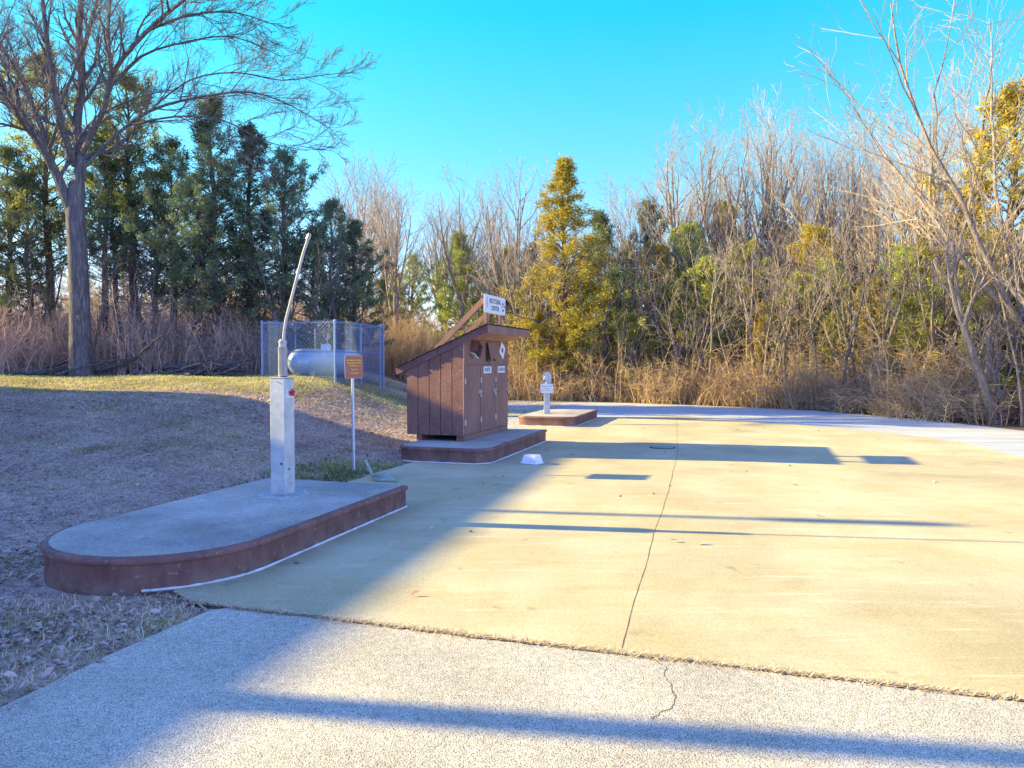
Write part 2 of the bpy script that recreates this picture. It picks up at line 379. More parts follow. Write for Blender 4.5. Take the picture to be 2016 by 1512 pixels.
# ================================================================ setting
def terrain():
    xs = np.concatenate([-np.geomspace(400, 22, 26)[:-1], np.linspace(-22, 22, 150), np.geomspace(22, 400, 26)[1:]])
    ys = np.concatenate([-np.geomspace(200, 6, 12)[:-1], np.linspace(-6, 45, 170), np.geomspace(45, 900, 40)[1:]])
    X, Y = np.meshgrid(xs, ys); Z = hz(X, Y)
    V = np.stack([X.ravel(), Y.ravel(), Z.ravel()], 1); nx = len(xs); ny = len(ys)
    i, j = np.meshgrid(np.arange(ny-1), np.arange(nx-1), indexing='ij'); a = (i*nx+j).ravel()
    Fq = np.stack([a, a+1, a+nx+1, a+nx], 1)
    o = mesh('ground', V, Fq, M['ground'], None, True, None, 'structure')
    return o
terrain()
def sheet(name, pts, z, m, kind='structure'):
    mb = MB(); n = len(pts)
    mb.add([(p[0], p[1], z) for p in pts], [tuple(range(n))]); o = mb.build(name, m, None, False, kind)
    if o.data.polygons[0].normal.z < 0: o.data.flip_normals()
    return o
# far edge of the rear road, where the woods begin
RF = [(-4, 33.5), (0, 30.6), (5.6, 28.0), (9.9, 24.2), (11.3, 20.6), (11.9, 17.0), (12.4, 12.0), (12.8, 4.0), (13, -30)]
near = [(-2.31, 3.32), (-1.95, 4.66)]
asp = [(-7, -30), (-3.4, 0.0), (-2.75, 2.2)]+near+[(L(-3.6, 4.1).x, L(-3.6, 4.1).y)]
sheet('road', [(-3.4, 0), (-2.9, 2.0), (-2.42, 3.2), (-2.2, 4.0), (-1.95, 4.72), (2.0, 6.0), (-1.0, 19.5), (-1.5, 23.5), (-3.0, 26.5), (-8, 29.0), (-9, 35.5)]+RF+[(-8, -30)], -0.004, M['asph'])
cp = [L(-5.0, 5.6), L(-4.3, 5.0), Vector((-2.36, 5.08, 0)), Vector((-2.1, 4.84, 0)), Vector((-1.93, 4.66, 0)), L(-3.4, 3.99)]
for i in range(41):
    r = -3.4+i*(12.3)/40; cp.append(L(r, 4.0+0.012*math.sin(i*2.1)+0.008*math.sin(i*5.3)))
def rr(s):  # road-side edge of the slab
    return 8.9-4.6*float(sm((s-4)/12)) if s < 16 else 4.3-6.0*((s-16)/6.3)**1.6
for s in np.linspace(4.6, 22.2, 26): cp.append(L(rr(s), s))
cp += [L(-4.0, 20.75), L(-5.0, 20.7)]
sheet('concrete_pad', cp, 0.0, M['conc'])
def strip(name, pts, w, z, m, jit=0.004, step=0.12):
    V = []; q = []
    P = []
    for a, b in zip(pts[:-1], pts[1:]):
        a = Vector(a); b = Vector(b); n = max(2, int((b-a).length/step))
        for i in range(n): P.append(a.lerp(b, i/n))
    P.append(Vector(pts[-1])); random.seed(len(P))
    off = 0
    for i, p in enumerate(P):
        d = (P[min(i+1, len(P)-1)]-P[max(i-1, 0)]).normalized(); n = Vector((-d.y, d.x))
        off = off*0.8+random.uniform(-jit, jit); hw = w/2*random.uniform(0.55, 1.3)
        c = p+n*off; V += [(c.x-n.x*hw, c.y-n.y*hw, z), (c.x+n.x*hw, c.y+n.y*hw, z)]
    q = np.array([(2*i, 2*i+1, 2*i+3, 2*i+2) for i in range(len(P)-1)])
    o = mesh(name, V, q, m, None, False, None, 'structure')
    if o.data.polygons[0].normal.z < 0: o.data.flip_normals()
    return o
def G(px, py, h=0.0):
    D = (EYE-h)*F/(py-HY); return Vector(((px-CX)/F*D, D))
strip('pavement_joint', [G(1333, 824), G(1335, 895), G(1319, 960), G(1305, 1012), G(1292, 1050), G(1275, 1110), G(1250, 1200), G(1229, 1283)], 0.006, 0.0012, M['crack'])
strip('pavement_joint', [G(1130, 890), G(1335, 896), G(1560, 902), G(2016, 917), G(2400, 932)], 0.007, 0.0013, M['crack'])
strip('pavement_joint', [L(-3.9, 4.02).xy, L(-2, 3.985).xy, L(1, 3.99).xy, L(4, 3.99).xy, L(8.8, 3.99).xy], 0.024, 0.0014, M['crack'], 0.008, 0.05)
strip('pavement_joint', [G(1280, 1292), G(1310, 1322), G(1322, 1350), G(1331, 1385), G(1318, 1405), G(1290, 1425)], 0.0045, -0.0028, M['crack'], 0.011, 0.022)
strip('pavement_joint', [G(1190, 822), G(1500, 822)], 0.02, 0.0012, M['crack'])
# ================================================================ islands
def rounded(r0, r1, s0, s1, rad, full=False):
    """outline anticlockwise in lane coordinates, rounded at the near end"""
    pts = []
    n = 28 if full else 10
    c = [(r0+rad, s0+rad, math.pi, 1.5*math.pi), (r1-rad, s0+rad, 1.5*math.pi, 2*math.pi)]
    for cr, cs, a0, a1 in c:
        for i in range(n+1):
            a = a0+(a1-a0)*i/n; pts.append((cr+rad*math.cos(a), cs+rad*math.sin(a)))
    pts += [(r1, s1), (r0, s1)]
    return pts
def inset(pts, d):
    n = len(pts); out = []
    for i in range(n):
        p0 = Vector(pts[i-1]); p = Vector(pts[i]); p1 = Vector(pts[(i+1) % n])
        e0 = (p-p0); e1 = (p1-p)
        if e0.length < 1e-6: e0 = e1
        if e1.length < 1e-6: e1 = e0
        n0 = Vector((-e0.y, e0.x)).normalized(); n1 = Vector((-e1.y, e1.x)).normalized()
        m = (n0+n1).normalized(); k = d/max(0.5, m.dot(n0)); out.append((p.x+m.x*k, p.y+m.y*k))
    return out
def island(label, r0, r1, s0, s1, rad, full=False, hgt=0.24, joints=()):
    t = thing('kerbed_island', label, 'traffic island', L((r0+r1)/2, (s0+s1)/2), -TH)
    ox = (r0+r1)/2; oy = (s0+s1)/2
    P = [(a-ox, b-oy) for a, b in rounded(r0, r1, s0, s1, rad, full)]
    prof = [(0.0, -0.06), (0.0, hgt-0.062), (-0.004, hgt-0.056), (-0.017, hgt-0.050), (-0.022, hgt-0.036), (-0.020, hgt-0.018), (-0.010, hgt-0.004), (0.006, hgt), (0.035, hgt)]
    V = []; fs = []; n = len(P)
    for d, z in prof:
        for p in inset(P, d): V.append((p[0], p[1], z))
    for i in range(len(prof)-1):
        for j in range(n): fs.append((i*n+j, i*n+(j+1) % n, (i+1)*n+(j+1) % n, (i+1)*n+j))
    mb = MB(); mb.v = V; mb.f = fs
    mb.build('painted_kerb', M['kerb'], t, True)
    Q = inset(P, 0.033); mb = MB(); mb.prism(Q, hgt-0.08, hgt+0.003); mb.build('concrete_top', M['isl'], t)
    # caulk bead along the road side
    ring = inset(P, -0.006); k0 = n-2; a = 14 if full else 10
    if full: seq = [ring[i] for i in range(38, n-1)]
    else: seq = [ring[i] for i in range(6, n-1)]
    pts = []
    for p, q in zip(seq[:-1], seq[1:]):
        m_ = max(1, int(math.dist(p, q)/0.1))
        for i in range(m_): pts.append((p[0]+(q[0]-p[0])*i/m_, p[1]+(q[1]-p[1])*i/m_, 0.004))
    pts.append((*seq[-1], 0.004))
    random.seed(3); MB().tube(pts, [0.013*random.uniform(0.6, 1.2) for _ in pts], 5).build('caulk_bead', M['caulk'], t)
    for s in joints:
        mb = MB(); mb.box(r1-ox-0.004, r1-ox+0.0025, s-oy-0.004, s-oy+0.004, 0.005, hgt-0.065); mb.build('kerb_seam', M['crack'], t)
    return t
island('long nearest island with rounded end and pale concrete top under the galvanised post', -5.3, -3.52, 3.98, 7.36, 0.885, True, joints=(5.9, 6.75))
island('middle kerbed island carrying the brown recycling shed', -5.34, -3.75, 10.75, 14.31, 0.32, joints=(11.9, 12.6, 13.7))
island('small farthest kerbed island under the faucet post with a white notice', -5.38, -3.9, 17.62, 20.6, 0.28)
# ================================================================ fill hose post
PX, PY = (555-CX)/F*7.47, 7.47
t = thing('water_post', 'square galvanised post on a base plate with a spring and tall leaning hose pipe', 'water post', (PX, PY, 0.243), -TH)
h = 1.19; a = 0.087
MB().box(-a, a, -a, a, 0.01, h, 0.008).build('post_body', M['galv'], t)
mb = MB()
c = 0.07; q = 0.215
mb.prism([(-q+c, -q), (q-c, -q), (q, -q+c), (q, q-c), (q-c, q), (-q+c, q), (-q, q-c), (-q, -q+c)], 0.0, 0.012); mb.build('base_plate', M['galv'], t)
for sx in (-1, 1):
    for sy in (-1, 1):
        MB().lathe([(0.014, 0.012), (0.014, 0.026), (0.008, 0.03)], 6, Matrix.Translation((sx*0.15, sy*0.15, 0))).build('bolt', M['galv'], t)
MB().box(-a-0.003, a+0.003, -a-0.003, a+0.003, h+0.0005, h+0.008, 0.002).build('top_cap', M['galv'], t)
pts = []; z0 = h+0.01
MB().lathe([(0.026, z0), (0.026, z0+0.34)], 12, Matrix.Translation((0.012, 0, 0))).build('spring_core', M['dark'], t)
N = 28; pts = [(0.012+0.042*math.cos(i*math.pi/5), 0.042*math.sin(i*math.pi/5), z0+0.006+0.30*i/(N*10)) for i in range(N*10+1)]
MB().tube(pts, 0.0058, 5).build('coil_spring', M['spring'], t)
MB().lathe([(0.038, z0+0.30), (0.038, z0+0.345), (0.044, z0+0.35), (0.044, z0+0.365), (0.03, z0+0.37), (0.03, z0+0.385)], 14, Matrix.Translation((0.012, 0, 0))).build('spring_collar', M['spring'], t)
inv = Matrix.Rotation(TH, 4, 'Z')
def loc(px, py, dd=0.0):
    w = W(px, py, 7.47+dd); return inv @ Vector((w.x-PX, w.y-PY, w.z-0.243))
hp = [Vector((0.012, 0, z0+0.38)), loc(558.5, 676), loc(560, 655), loc(564, 630), loc(572, 600), loc(581, 567), loc(590, 533), loc(599, 500), loc(608, 474), loc(611, 466)]
MB().tube(hp, 0.0145, 10).build('hose_pipe', M['hose'], t, True)
MB().tube([loc(608, 473), loc(611, 465), loc(612, 461)], [0.022, 0.022, 0.014], 8).build('hose_fitting', M['spring'], t)
# red handle on its small plate, on the road-side face
MB().box(a+0.0005, a+0.006, -0.06, 0.05, h-0.20, h-0.11, 0.002).build('valve_plate', M['white'], t)
mb = MB(); mb.tube([(a+0.004, 0.0, h-0.145), (a+0.035, 0.0, h-0.145)], 0.012, 8)
for k in range(5):
    an = k*2*math.pi/5+0.3; mb.tube([(a+0.032, 0, h-0.145), (a+0.036, 0.036*math.cos(an), h-0.145+0.036*math.sin(an))], [0.014, 0.011], 6)
mb.build('valve_wheel', M['red'], t)
MB().beam((-0.01, -a-0.001, h-0.028), (0.06, -a-0.001, h-0.06), 0.003, 0.008, (0, -1, 0)).build('scratch_mark', M['dark'], t)
for (yy, zz, r_) in ((-0.02, 0.27, 0.012), (0.01, 0.12, 0.007)):
    MB().lathe([(r_, 0), (r_, 0.0015)], 9, Matrix.Translation((a+0.0003, yy, zz)) @ Matrix.Rotation(R(90), 4, 'Y')).build('drill_hole', M['dark'], t)
MB().lathe([(0.013, 0), (0.013, 0.0015)], 9, Matrix.Translation((0.045, -a-0.0003, 0.33)) @ Matrix.Rotation(R(90), 4, 'X')).build('drill_hole', M['dark'], t)
# ================================================================ fee sign
SX, SY = (696-CX)/F*10.75, 10.75; sz = H(SX, SY)
def rrect(w, h, r, n=5):
    out = []
    for cx, cy, a0 in ((w/2-r, h/2-r, 0), (-w/2+r, h/2-r, 90), (-w/2+r, -h/2+r, 180), (w/2-r, -h/2+r, 270)):
        for i in range(n+1): an = R(a0+90*i/n); out.append((cx+r*math.cos(an), cy+r*math.sin(an)))
    return out
def plate(name, w, h, r, th, m, parent, Mx):
    mb = MB(); mb.prism(rrect(w, h, r), 0, th); mb.v = [tuple(Mx @ Vector(v)) for v in mb.v]; return mb.build(name, m, parent)
t = thing('fee_sign', 'brown sign with yellow lettering on a thin metal pole in the grass', 'sign', (SX, SY, sz), R(68))
t.rotation_euler = (R(-0.5), 0, R(69))
MB().tube([(0, 0.004, -0.1), (0, 0.004, 1.63-sz)], 0.022, 10).build('pole', M['pole'], t)
sh = 0.335; sw = 0.47; zc = W(0, 722.5, 10.75).z-sz
plate('sign_border', sw, sh, 0.03, 0.004, M['signedge'], t, face_m((0, -0.020, zc), (1, 0, 0), (0, 0, 1)))
plate('sign_face', sw-0.012, sh-0.012, 0.026, 0.003, M['signbrown'], t, face_m((0, -0.0245, zc), (1, 0, 0), (0, 0, 1)))
for i, (s, zz, ss) in enumerate((('Non-Registered Camper', 0.099, 0.034), ('Dump Station Use Fee', 0.060, 0.034), ('$10.00 per use.', 0.018, 0.034), ('Pay Fee at', -0.035, 0.034), ('Check Station', -0.088, 0.034))):
    text('lettering', s, ss, M['yellow'], t, face_m((0, -0.0285, zc+zz), (1, 0, 0), (0, 0, 1)), 0.001, 1.0, 1.15)
for zz in (0.137, -0.137): MB().lathe([(0.007, 0), (0.007, 0.006)], 8, face_m((0, -0.0275, zc+zz), (1, 0, 0), (0, 0, 1))).build('bolt', M['pole'], t)
# ================================================================ recycling shed
SH = R(18.5)
C0 = Vector((-0.82, 12.45, 0.243))
t = thing('recycling_shed', 'brown wooden recycling shed with sloping roof and three doors on the middle island', 'shed', C0, -SH)
# local: x = out of the door wall (towards road), y = along it, z up; door wall at x=0
LN = 2.32; DP = 1.06; ZF = 0.10
def zt(x): return 1.745+0.43*(x)          # underside of the roof at x
# walls: side with grooves
def side_wall(y, sgn):
    n = 5; mb = MB(); 
    for i in range(n):
        x0 = -DP+i*DP/n+(0.006 if i else 0); x1 = -DP+(i+1)*DP/n-(0.006 if i < n-1 else 0)
        ya, yb = sorted((y, y+sgn*0.03))
        V = [(x0, ya, ZF), (x1, ya, ZF), (x1, yb, ZF), (x0, yb, ZF), (x0, ya, zt(x0)), (x1, ya, zt(x1)), (x1, yb, zt(x1)), (x0, yb, zt(x0))]
        mb.add(V, [(0, 3, 2, 1), (4, 5, 6, 7), (0, 1, 5, 4), (1, 2, 6, 5), (2, 3, 7, 6), (3, 0, 4, 7)])
    ya, yb = sorted((y+sgn*0.012, y+sgn*0.04))
    x0, x1 = -DP+0.003, -0.003
    V = [(x0, ya, ZF+0.003), (x1, ya, ZF+0.003), (x1, yb, ZF+0.003), (x0, yb, ZF+0.003), (x0, ya, zt(x0)-0.003), (x1, ya, zt(x1)-0.003), (x1, yb, zt(x1)-0.003), (x0, yb, zt(x0)-0.003)]
    mb2 = MB().add(V, [(0, 3, 2, 1), (4, 5, 6, 7), (0, 1, 5, 4), (1, 2, 6, 5), (2, 3, 7, 6), (3, 0, 4, 7)])
    mb.build('side_wall', M['siding'], t); mb2.build('wall_backing', M['dark'], t)
side_wall(0.0, 1); side_wall(LN, -1)
MB().box(-DP+0.001, -DP+0.03, 0.045, LN-0.045, ZF, zt(-DP)).build('back_wall', M['siding'], t)
ZD = 1.305   # top of doors above island
mb = MB(); mb.box(-0.028, -0.008, 0.045, LN-0.045, ZF, zt(0)-0.01); mb.build('front_wall', M['door'], t)
mb = MB()
cuts = [0.02, LN/3, 2*LN/3-0.0, LN-0.02]
for i in range(3):
    mb.box(-0.0075, 0.0, cuts[i]+0.006, cuts[i+1]-0.006, ZD+0.012, zt(0)-0.012)
mb.build('upper_panels', M['door'], t)
MB().box(-0.006, 0.006, -0.002, 0.019, ZF, zt(0)-0.012).build('corner_trim', M['soffit'], t)
for i in range(3):
    y0 = cuts[i]+0.012; y1 = cuts[i+1]-0.012
    d = MB().box(-0.006, 0.012, y0, y1, ZF+0.01, ZD-0.006, 0.003).build('door', M['door'], t)
    for zz in (0.32, ZD-0.28):
        MB().box(0.0125, 0.017, y0-0.012, y0+0.055, zz-0.045, zz+0.045, 0.004).build('hinge', M['hinge'], d)
        MB().tube([(0.018, y0-0.004, zz-0.05), (0.018, y0-0.004, zz+0.05)], 0.006, 6).build('hinge', M['hinge'], d)
    mb = MB(); zz = 0.80; mb.box(0.0125, 0.019, y1-0.06, y1+0.012, zz-0.015, zz+0.05, 0.004)
    mb.tube([(0.03, y1-0.02, zz+0.06), (0.05, y1-0.02, zz+0.03), (0.03, y1-0.02, zz-0.005)], 0.011, 6)
    mb.build('hasp', M['hinge'], d)
    MB().box(0.022, 0.045, y1-0.045, y1+0.0, zz-0.075, zz-0.02, 0.006).build('padlock', M['hinge'], d)
# signs on doors
for i, s in ((1, 'PLASTIC'), (2, 'ALUMINUM')):
    yc = (cuts[i]+cuts[i+1])/2-0.03; zc = ZD-0.098
    sg = MB().box(0.0125, 0.016, yc-0.205, yc+0.205, zc-0.062, zc+0.062, 0.002).build('door_sign', M['white'], t)
    text('lettering', s, 0.10, M['black'] if i == 1 else M['grey'], sg, face_m((0.0175, yc, zc), (0, 1, 0), (0, 0, 1)), 0.0008, 1.0, 0.82 if i == 1 else 0.72)
# chutes above the doors
yc = (cuts[0]+cuts[1])/2+0.02; zc = 1.58
Mc = Matrix.Translation((0.0, yc, zc)) @ Matrix.Rotation(R(-28), 4, 'X')
mb = MB(); s = 0.105
for (xa, xb, ya, yb, za, zb) in ((0.001, 0.14, -s, -s+0.008, -s, s), (0.001, 0.14, s-0.008, s, -s, s), (0.001, 0.14, -s+0.008, s-0.008, s-0.008, s)):
    mb.box(xa, xb, ya, yb, za, zb, 0, Mc)
mb.build('chute_hood', M['fascia'], t)
MB().box(0.0015, 0.004, -s+0.01, s-0.01, -s+0.01, s-0.01, 0, Mc).build('chute_opening', M['dark'], t)
MB().box(0.004, 0.15, -s+0.004, s-0.02, -s-0.006, -s+0.006, 0, Mc @ Matrix.Rotation(R(20), 4, 'Y')).build('chute_lip', M['white'], t)
yc = (cuts[2]+cuts[3])/2+0.02; zc = 1.575
Mc = Matrix.Translation((0.0, yc, zc)) @ Matrix.Rotation(R(-32), 4, 'X')
mb = MB(); s = 0.125; k = 0.048
for (ya, yb, za, zb) in ((-s, s, -s, -k), (-s, s, k, s), (-s, -k, -k, k), (k, s, -k, k)): mb.box(0.004, 0.02, ya, yb, za, zb, 0, Mc)
mb.build('chute_plate', M['tub'], t)
MB().box(0.002, 0.006, -k, k, -k, k, 0, Mc).build('chute_opening', M['dark'], t)
yc = (cuts[1]+cuts[2])/2
MB().box(0.0006, 0.003, yc-0.11, yc+0.02, 1.36, 1.70).build('chute_opening', M['dark'], t)
Mf = Matrix.Translation((0.002, yc+0.05, 1.72)) @ Matrix.Rotation(R(-18), 4, 'Y') @ Matrix.Rotation(R(0), 4, 'Z')
MB().box(0.0, 0.02, -0.10, 0.10, -0.36, 0.0, 0.003, Matrix.Translation((0.006, yc+0.07, 1.715)) @ Matrix.Rotation(R(-11), 4, 'Y')).build('chute_flap', M['door'], t)
MB().beam((0.10, yc+0.07, 1.40), (0.10, yc+0.16, 1.38), 0.02, 0.03).build('flap_handle', M['dark'], t)
# skids
mb = MB(); 
for x0, x1 in ((-DP+0.17, -DP+0.27), (-0.14, -0.03)): mb.box(x0, x1, 0.02, LN-0.02, 0.0, ZF-0.002, 0.004)
mb.box(-DP+0.272, -0.142, LN-0.12, LN-0.05, 0.0, ZF-0.004)
mb.build('skid', M['siding'], t)
MB().box(-DP+0.032, -0.03, 0.046, LN-0.046, ZF+0.001, ZF+0.02).build('floor_board', M['dark'], t)
MB().box(-0.026, 0.002, 0.03, LN-0.02, 0.004, ZF-0.003).build('kick_board', M['door'], t)
# roof
X0, X1 = -DP-0.19, 0.425; Y0, Y1 = -0.006, LN+0.03
rf = MB(); th = 0.045
def zr(x): return zt(x)+0.002
V = [(X0, Y0, zr(X0)), (X1, Y0, zr(X1)), (X1, Y1, zr(X1)), (X0, Y1, zr(X0))]; V += [(a, b, c+th) for a, b, c in V]
rf.add(V, [(0, 3, 2, 1), (4, 5, 6, 7), (0, 1, 5, 4), (1, 2, 6, 5), (2, 3, 7, 6), (3, 0, 4, 7)])
roof = rf.build('roof', M['soffit'], t)
# felt with a ragged, slightly lifted edge
nx, ny = 40, 60; V = []; random.seed(5)
ej = [random.uniform(-0.014, 0.016) for _ in range(200)]
for zoff in (0.003, 0.012):
    for i in range(nx+1):
        for j in range(ny+1):
            x = X0-0.02+(X1-X0+0.04)*i/nx; y = Y0-0.065+(Y1-Y0+0.13)*j/ny
            if j == 0: y -= ej[i]
            if j == ny: y += ej[i+50]
            if i == nx: x += ej[j+100]*0.6
            if i == 0: x -= ej[j+20]
            V.append((x, y, zr(x)+th+zoff+0.004*(1+math.sin(i*1.3+j*0.9))*(1 if 0 < i < nx and 0 < j < ny else 0.2)))
fs = []; q = (nx+1)*(ny+1)
for i in range(nx):
    for j in range(ny):
        a0 = i*(ny+1)+j; f = (a0, a0+ny+1, a0+ny+2, a0+1); fs.append(tuple(v+q for v in f)); fs.append(f[::-1])
for i in range(nx):
    for j in (0, ny):
        a0 = i*(ny+1)+j; b0 = a0+ny+1; fs.append((a0, b0, b0+q, a0+q))
for j in range(ny):
    for i in (0, nx):
        a0 = i*(ny+1)+j; fs.append((a0, a0+1, a0+1+q, a0+q))
mesh('roofing_felt', V, fs, M['shingle'], roof)
# fascias
fd = 0.125
mb = MB()
for (xa, xb) in ((X0, -0.95), (-0.944, -0.47), (-0.464, 0.10), (0.106, X1+0.022)):
    ztop = lambda x: zr(x)+th-0.002
    ya, yb = Y0-0.022, Y0-0.001
    V = [(xa, ya, ztop(xa)-fd), (xb, ya, ztop(xb)-fd), (xb, yb, ztop(xb)-fd), (xa, yb, ztop(xa)-fd), (xa, ya, ztop(xa)), (xb, ya, ztop(xb)), (xb, yb, ztop(xb)), (xa, yb, ztop(xa))]
    mb.add(V, [(0, 3, 2, 1), (4, 5, 6, 7), (0, 1, 5, 4), (1, 2, 6, 5), (2, 3, 7, 6), (3, 0, 4, 7)])
mb.build('side_fascia', M['fascia'], roof)
MB().box(X1+0.001, X1+0.022, Y0, Y1, zr(X1)+th-0.002-0.14, zr(X1)+th-0.003, 0.003).build('front_fascia', M['door'], roof)
MB().box(X0-0.02, X0-0.001, Y0, Y1, zr(X0)+th-0.002-0.09, zr(X0)+th-0.003).build('back_fascia', M['fascia'], roof)
# sign over the roof: top-level board resting on posts of its own
t = thing('rooftop_sign', 'white sign reading RECYCLING CENTER propped on brown posts above the shed roof', 'sign', C0+Vector((0, 0, 0)), -SH)
sx = 0.36; y0, y1 = 0.06, 1.14; za, zb = 2.19, 2.50
for yy in (0.26, 0.96):
    MB().box(sx-0.06, sx-0.022, yy-0.045, yy+0.045, zr(sx-0.04)+th+0.014, 2.46, 0.003).build('post', M['door'], t)
    MB().beam((sx-0.085, yy-0.005, 2.42), (-0.62, yy-0.005, zr(-0.62)+th+0.05), 0.04, 0.09).build('brace', M['brace'], t)
bd = plate('sign_board', y1-y0, zb-za, 0.02, 0.012, M['white'], t, face_m((sx-0.018, (y0+y1)/2, (za+zb)/2), (0, 1, 0), (0, 0, 1)))
zc = (za+zb)/2; yc = (y0+y1)/2
text('lettering', 'RECYCLING', 0.115, M['black'], bd, face_m((sx-0.0045, yc+0.0, zc+0.055), (0, 1, 0), (0, 0, 1)), 0.001, 1.0, 0.92)
text('lettering', 'CENTER', 0.115, M['black'], bd, face_m((sx-0.0045, yc+0.0, zc-0.065), (0, 1, 0), (0, 0, 1)), 0.001, 1.0, 0.92)
def arrow_ring(cy, cz, r, m):
    """three chasing arrows"""
    mb = MB()
    for k in range(3):
        a0 = R(90+120*k-14); a1 = R(90+120*k-82)
        P0 = [(cy+r*math.cos(a0), cz+r*1.15*math.sin(a0)), (cy+r*math.cos(a1), cz+r*1.15*math.sin(a1))]
        p = Vector(P0[0]); q_ = Vector(P0[1]); d = (q_-p).normalized(); n = Vector((-d.y, d.x)); w = r*0.2
        V = [p+n*w, p-n*w, q_-n*w, q_+n*w]
        tip = q_+d*r*0.55; A = q_+n*w*2; B = q_-n*w*2
        x0_, x1_ = sx-0.0058, sx-0.0035
        for poly in (V, [B, tip, A]):
            k_ = len(poly); vs = [(x0_, v.x, v.y) for v in poly]+[(x1_, v.x, v.y) for v in poly]
            mb.add(vs, [tuple(range(k_)), tuple(range(2*k_-1, k_-1, -1))]+[(i, (i+1) % k_, k_+(i+1) % k_, k_+i) for i in range(k_)])
    return mb.build('recycling_symbol', m, bd)
arrow_ring(y1-0.12, zc-0.01, 0.062, M['black'])
mb = MB()
for i, (w_, z_) in enumerate(((0.018, 0.10), (0.03, 0.05), (0.04, 0.0), (0.03, -0.05))):
    mb.box(sx-0.0058, sx-0.0035, y0+0.14-w_-0.006, y0+0.14-0.006, zc+z_-0.02, zc+z_+0.02)
    mb.box(sx-0.0058, sx-0.0035, y0+0.14+0.006, y0+0.14+0.006+w_, zc+z_-0.025, zc+z_+0.015)
mb.build('faded_emblem', M['orange'], bd)
# ================================================================ faucet post
FX, FY = (1077-CX)/F*19.1, 19.1
t = thing('faucet_post', 'short grey metal faucet post with a white notice on the farthest island', 'water post', (FX, FY, 0.243), -R(6))
mb = MB(); w = 0.085
mb.box(-w*0.92, w*0.92, -0.05, 0.05, 0, 0.62, 0.006); mb.build('post_body', M['galv'], t)
mb = MB(); P = [(-0.10, 0.55), (0.10, 0.55), (0.115, 0.95)]+[(0.115*math.cos(R(a)), 0.965+0.125*math.sin(R(a))) for a in range(0, 181, 15)]+[(-0.115, 0.95)]
vs = [(x, -0.058, z) for x, z in P]+[(x, 0.06, z) for x, z in P]; k = len(P)
mb.add(vs, [tuple(range(k)), tuple(range(2*k-1, k-1, -1))]+[(i, (i+1) % k, k+(i+1) % k, k+i) for i in range(k)]); mb.build('housing', M['galv'], t)
MB().tube([(-0.02, -0.075, 0.70)]+[(-0.02-0.022+0.03*math.cos(R(a))*0.9, -0.08, 0.93+0.04*math.sin(R(a))) for a in range(0, 181, 30)]+[(-0.07, -0.085, 0.89)], 0.011, 7).build('spout', M['white'], t)
MB().lathe([(0.016, 0.84), (0.018, 0.88), (0.012, 0.895)], 8, Matrix.Translation((-0.068, -0.085, 0))).build('nozzle', M['dark'], t)
bd = plate('notice_board', 0.32, 0.235, 0.02, 0.006, M['white'], t, face_m((0.0, -0.095, 0.665), (1, 0, 0), (0, 0, 1)))
for s_, zz, ss in (('UNSAFE WATER', 0.055, 0.042), ('do not drink', -0.005, 0.034), ('RINSE WATER ONLY', -0.058, 0.034)):
    text('lettering', s_, ss, M['grey'], bd, face_m((0, -0.102, 0.665+zz), (1, 0, 0), (0, 0, 1)), 0.0008, 1, 0.9)
MB().box(-0.13, 0.13, -0.09, 0.09, 0.0, 0.012, 0.003).build('base_plate', M['galv'], t)
# ================================================================ white tub, dump cap, manhole
p = G(1048, 914)
t = thing('plastic_tub', 'white plastic tub lying upside down on the concrete near the shed', 'tub', (p.x, p.y+0.04, 0.004), R(-8))
def frustum(mb, w0, d0, z0, w1, d1, z1):
    vs = [(-w0, -d0, z0), (w0, -d0, z0), (w0, d0, z0), (-w0, d0, z0), (-w1, -d1, z1), (w1, -d1, z1), (w1, d1, z1), (-w1, d1, z1)]
    return mb.add(vs, [(0, 3, 2, 1), (4, 5, 6, 7), (0, 1, 5, 4), (1, 2, 6, 5), (2, 3, 7, 6), (3, 0, 4, 7)])
t.rotation_euler = (0, 0, R(-35))
frustum(MB(), 0.135, 0.105, 0.012, 0.105, 0.078, 0.135).build('tub_body', M['tub'], t)
MB().box(-0.155, 0.155, -0.122, 0.122, 0, 0.0125, 0.004).build('rim', M['tub'], t)
p = G(748, 946)
t = thing('dump_cap', 'green cast iron sewer dump cap with a raised pedal behind the nearest island', 'sewer cap', (p.x+0.05, p.y, 0.002), -R(10))
MB().lathe([(0.15, 0), (0.15, 0.03), (0.13, 0.045), (0.10, 0.045)], 20).build('cap_ring', M['green'], t)
MB().lathe([(0.12, 0.045), (0.125, 0.06), (0.06, 0.075), (0.03, 0.1)], 18, Matrix.Translation((0.02, 0.02, 0))).build('lid', M['green'], t)
MB().beam((-0.15, 0, 0.03), (-0.27, 0.0, 0.27), 0.07, 0.022, (1, 0, 0.5), 0.004).build('pedal', M['green'], t)
MB().beam((-0.19, 0.0, 0.05), (0.04, 0.02, 0.088), 0.035, 0.022, (0, 0, 1), 0.004).build('hinge_arm', M['green'], t)
MB().box(-0.05, 0.23, -0.16, -0.09, 0, 0.035, 0.008).build('foot', M['green'], t)
p = G(1305, 881.5)
t = thing('manhole_cover', 'round dark iron manhole cover set in the concrete beyond the islands', 'manhole cover', (p.x, p.y, 0.0))
MB().lathe([(0.24, 0), (0.24, 0.008), (0.215, 0.009)], 28).build('rim', M['dark'], t)
mb = MB(); mb.lathe([(0.205, 0.009), (0.205, 0.014)], 28)
for i in range(-3, 4): mb.box(i*0.05-0.008, i*0.05+0.008, -0.14, 0.14, 0.0145, 0.018)
mb.build('lid', M['green'], t)
